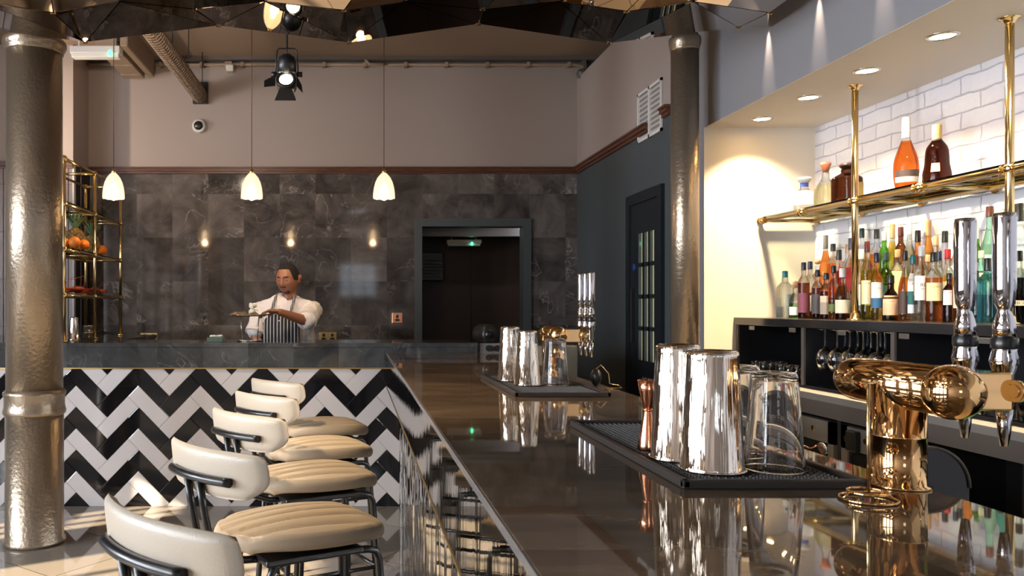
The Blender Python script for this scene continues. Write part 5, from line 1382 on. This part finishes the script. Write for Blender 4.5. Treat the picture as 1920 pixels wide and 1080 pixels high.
# apron: curved front panel with stripes
ap = MB(); vs = []; fs = []; NX, NZ = 24, 24
for j in range(NZ+1):
    z = 1.31-(1.31-.45)*j/NZ; hw = .085+.065*min(1, (1.31-z)/.10)**.7
    for i in range(NX+1):
        u = -1+2*i/NX; x = -.03+u*hw
        rx = .197; front = -.137*math.sqrt(max(0, 1-(x/rx)**2))-.012
        if z < .95: front -= .0
        dz = (z-1.2); bulge = -.0
        vs.append((x, front-.006-.006*math.sin(u*9+z*5)+(.02 if z > 1.25 else 0)*((z-1.25)/.06), z))
for j in range(NZ):
    for i in range(NX): a = j*(NX+1)+i; fs.append((a, a+NX+1, a+NX+2, a+1))
ap.add(vs, fs, 0, True); ao = obj('apron', ap, 'apron', chef)
so = ao.modifiers.new('t', 'SOLIDIFY'); so.thickness = .003
stp = MB()
def strap(pts, w):
    vs = []; 
    for p, sd in pts: p = Vector(p); vs += [p-Vector(sd)*w, p+Vector(sd)*w]
    stp.add(vs, [(2*i, 2*i+1, 2*i+3, 2*i+2) for i in range(len(pts)-1)], 0, True)
nz = neckb.z
strap([((.045, -.146, 1.295), (1, 0, 0)), ((.062, -.140, 1.36), (1, 0, 0)), ((.074, -.118, 1.41), (1, 0, 0)), ((.082, -.07, 1.455), (.9, 0, -.4)), ((.078, -.01, 1.478), (.8, .2, -.4)), ((.04, .07, 1.485), (.2, .6, 0))], .011)
strap([((-.10, -.135, 1.295), (1, 0, 0)), ((-.088, -.128, 1.36), (1, 0, 0)), ((-.076, -.10, 1.41), (1, 0, 0)), ((-.07, -.055, 1.45), (.9, 0, .4)), ((-.055, .0, 1.478), (.8, -.2, .4)), ((.0, .07, 1.485), (-.2, .6, 0))], .011)
o = obj('apron_strap', stp, 'strap', chef); s_ = o.modifiers.new('t', 'SOLIDIFY'); s_.thickness = .004
tr = MB()
for s in (-1, 1): capsule(tr, (s*.09, .03, .90), (s*.10, .03, .50), .098, .08); tr.cyl((s*.10, .03, .5), (s*.10, .04, .08), .08, .07, n=20)
remeshed('trousers', tr, .01, ['trouser'], chef, 2)
for s in (-1, 1): obj('shoe', MB().sph((s*.105, -.04, .05), .055, n=16, sc=(.95, 2.5, .85)), 'black', chef)

# ------------------------------------------------------------------ lights
def area(name, loc, rot, sx, sy, power, color):
    l = bpy.data.lights.new(name, 'AREA'); l.shape = 'RECTANGLE'; l.size = sx; l.size_y = sy; l.energy = power; l.color = color
    o = bpy.data.objects.new(name, l); C.objects.link(o); o.location = loc; o.rotation_euler = rot; return o
def spot(name, loc, target, power, color, ang, blend=.5, r=.02):
    l = bpy.data.lights.new(name, 'SPOT'); l.energy = power; l.color = color; l.spot_size = math.radians(ang); l.spot_blend = blend; l.shadow_soft_size = r
    o = bpy.data.objects.new(name, l); C.objects.link(o); o.location = loc
    o.rotation_euler = (Vector(target)-Vector(loc)).to_track_quat('-Z', 'Y').to_euler(); return o
def point(name, loc, power, color, r=.03):
    l = bpy.data.lights.new(name, 'POINT'); l.energy = power; l.color = color; l.shadow_soft_size = r
    o = bpy.data.objects.new(name, l); C.objects.link(o); o.location = loc; return o
for i, (w0, w1, z0, z1) in enumerate(RW):
    area('rear_window_daylight', ((w0+w1)/2, YREAR-.25, (z0+z1)/2), (math.radians(90), 0, 0), w1-w0, z1-z0, 6, (.75, .88, 1))
for i, (w0, w1, z0, z1) in enumerate(LW):
    area('left_window_daylight', (XL-.25, (w0+w1)/2, (z0+z1)/2), (0, math.radians(-90), 0), z1-z0, w1-w0, 215, (.86, .92, 1))
sun = bpy.data.lights.new('sun', 'SUN'); sun.energy = 20; sun.color = (1, .80, .55); sun.angle = math.radians(.6)
so = bpy.data.objects.new('sun', sun); C.objects.link(so)
so.rotation_euler = Vector((.86, .51, -.52)).to_track_quat('-Z', 'Y').to_euler()
for i in range(7):
    y = 4.545-.465*i
    spot('niche_downlight_lamp', (2.315, y, ZS-.012), (2.46, y+.02, 0), 120, (1, .76, .47), 115, .7, .03)
for y in (4.03, 3.59, 3.15, 2.7): spot('wall_grazer_lamp', (XR-.03, y, 2.84), (XR+.02, y, 2.4), 22.0, (1, .78, .6), 26, 1, .004)
for px in (213, 472, 720): point('pendant_bulb_lamp', (W(px, 0, 5.75).x, 5.75, 2.10), 5, (1, .62, .3), .03)
spot('theatre_lamp', W(537, 172, SY)+Vector((0, -.06, -.02)), (-.2, 2.4, .7), 120, (1, .82, .56), 60, .5, .02)
spot('unseen_fill_spot', (-.3, 4.6, 2.6), (CHX-.1, 5.9, 1.2), 60, (1, .80, .58), 60, .6, .05)  # added fill light on the chef, no fitting modelled
spot('unseen_fill_spot', (-1.0, 2.3, 2.6), (-.2, 3.1, .7), 130, (1, .78, .52), 75, .6, .05)  # added to put a warm highlight on the stool seats
spot('unseen_fill_spot', (-1.4, 4.6, 2.95), (-1.4, 7.4, 3.0), 45, (1, .78, .6), 110, .8, .012)  # unseen source for the warm light on the upper back wall
point('corridor_lamp', (1.75, 7.78, 2.2), 2.2, (.9, .9, 1), .01)
spot('wall_wash_lamp', (-3.2, 6.35, 2.75), (-.6, 7.5, 3.45), 70, (1, .78, .58), 95, .6, .03)
w = bpy.data.worlds.new('w'); bpy.context.scene.world = w; w.use_nodes = True
w.node_tree.nodes['Background'].inputs[0].default_value = (.75, .85, 1, 1); w.node_tree.nodes['Background'].inputs[1].default_value = 1.2

# ------------------------------------------------------------------ camera
cam = bpy.data.cameras.new('camera'); co = bpy.data.objects.new('camera', cam); C.objects.link(co)
co.location = (0, 0, HC); co.rotation_euler = (PI/2, 0, 0); cam.sensor_width = 36; cam.lens = 36*F/1920
cam.shift_x = (960-CX)/1920; cam.shift_y = (HY-540)/1920; cam.clip_start = .05
cam.dof.use_dof = True; cam.dof.focus_distance = 2.6; cam.dof.aperture_fstop = 9
sc = bpy.context.scene; sc.camera = co
sc.view_settings.view_transform = 'Standard'; sc.view_settings.look = 'None'; sc.view_settings.gamma = 1; sc.view_settings.exposure = 0.12
cy = sc.cycles; cy.max_bounces = 12; cy.transmission_bounces = 10; cy.glossy_bounces = 6; cy.diffuse_bounces = 4; cy.sample_clamp_indirect = 6
cy.use_denoising = True; cy.caustics_refractive = True; cy.caustics_reflective = False
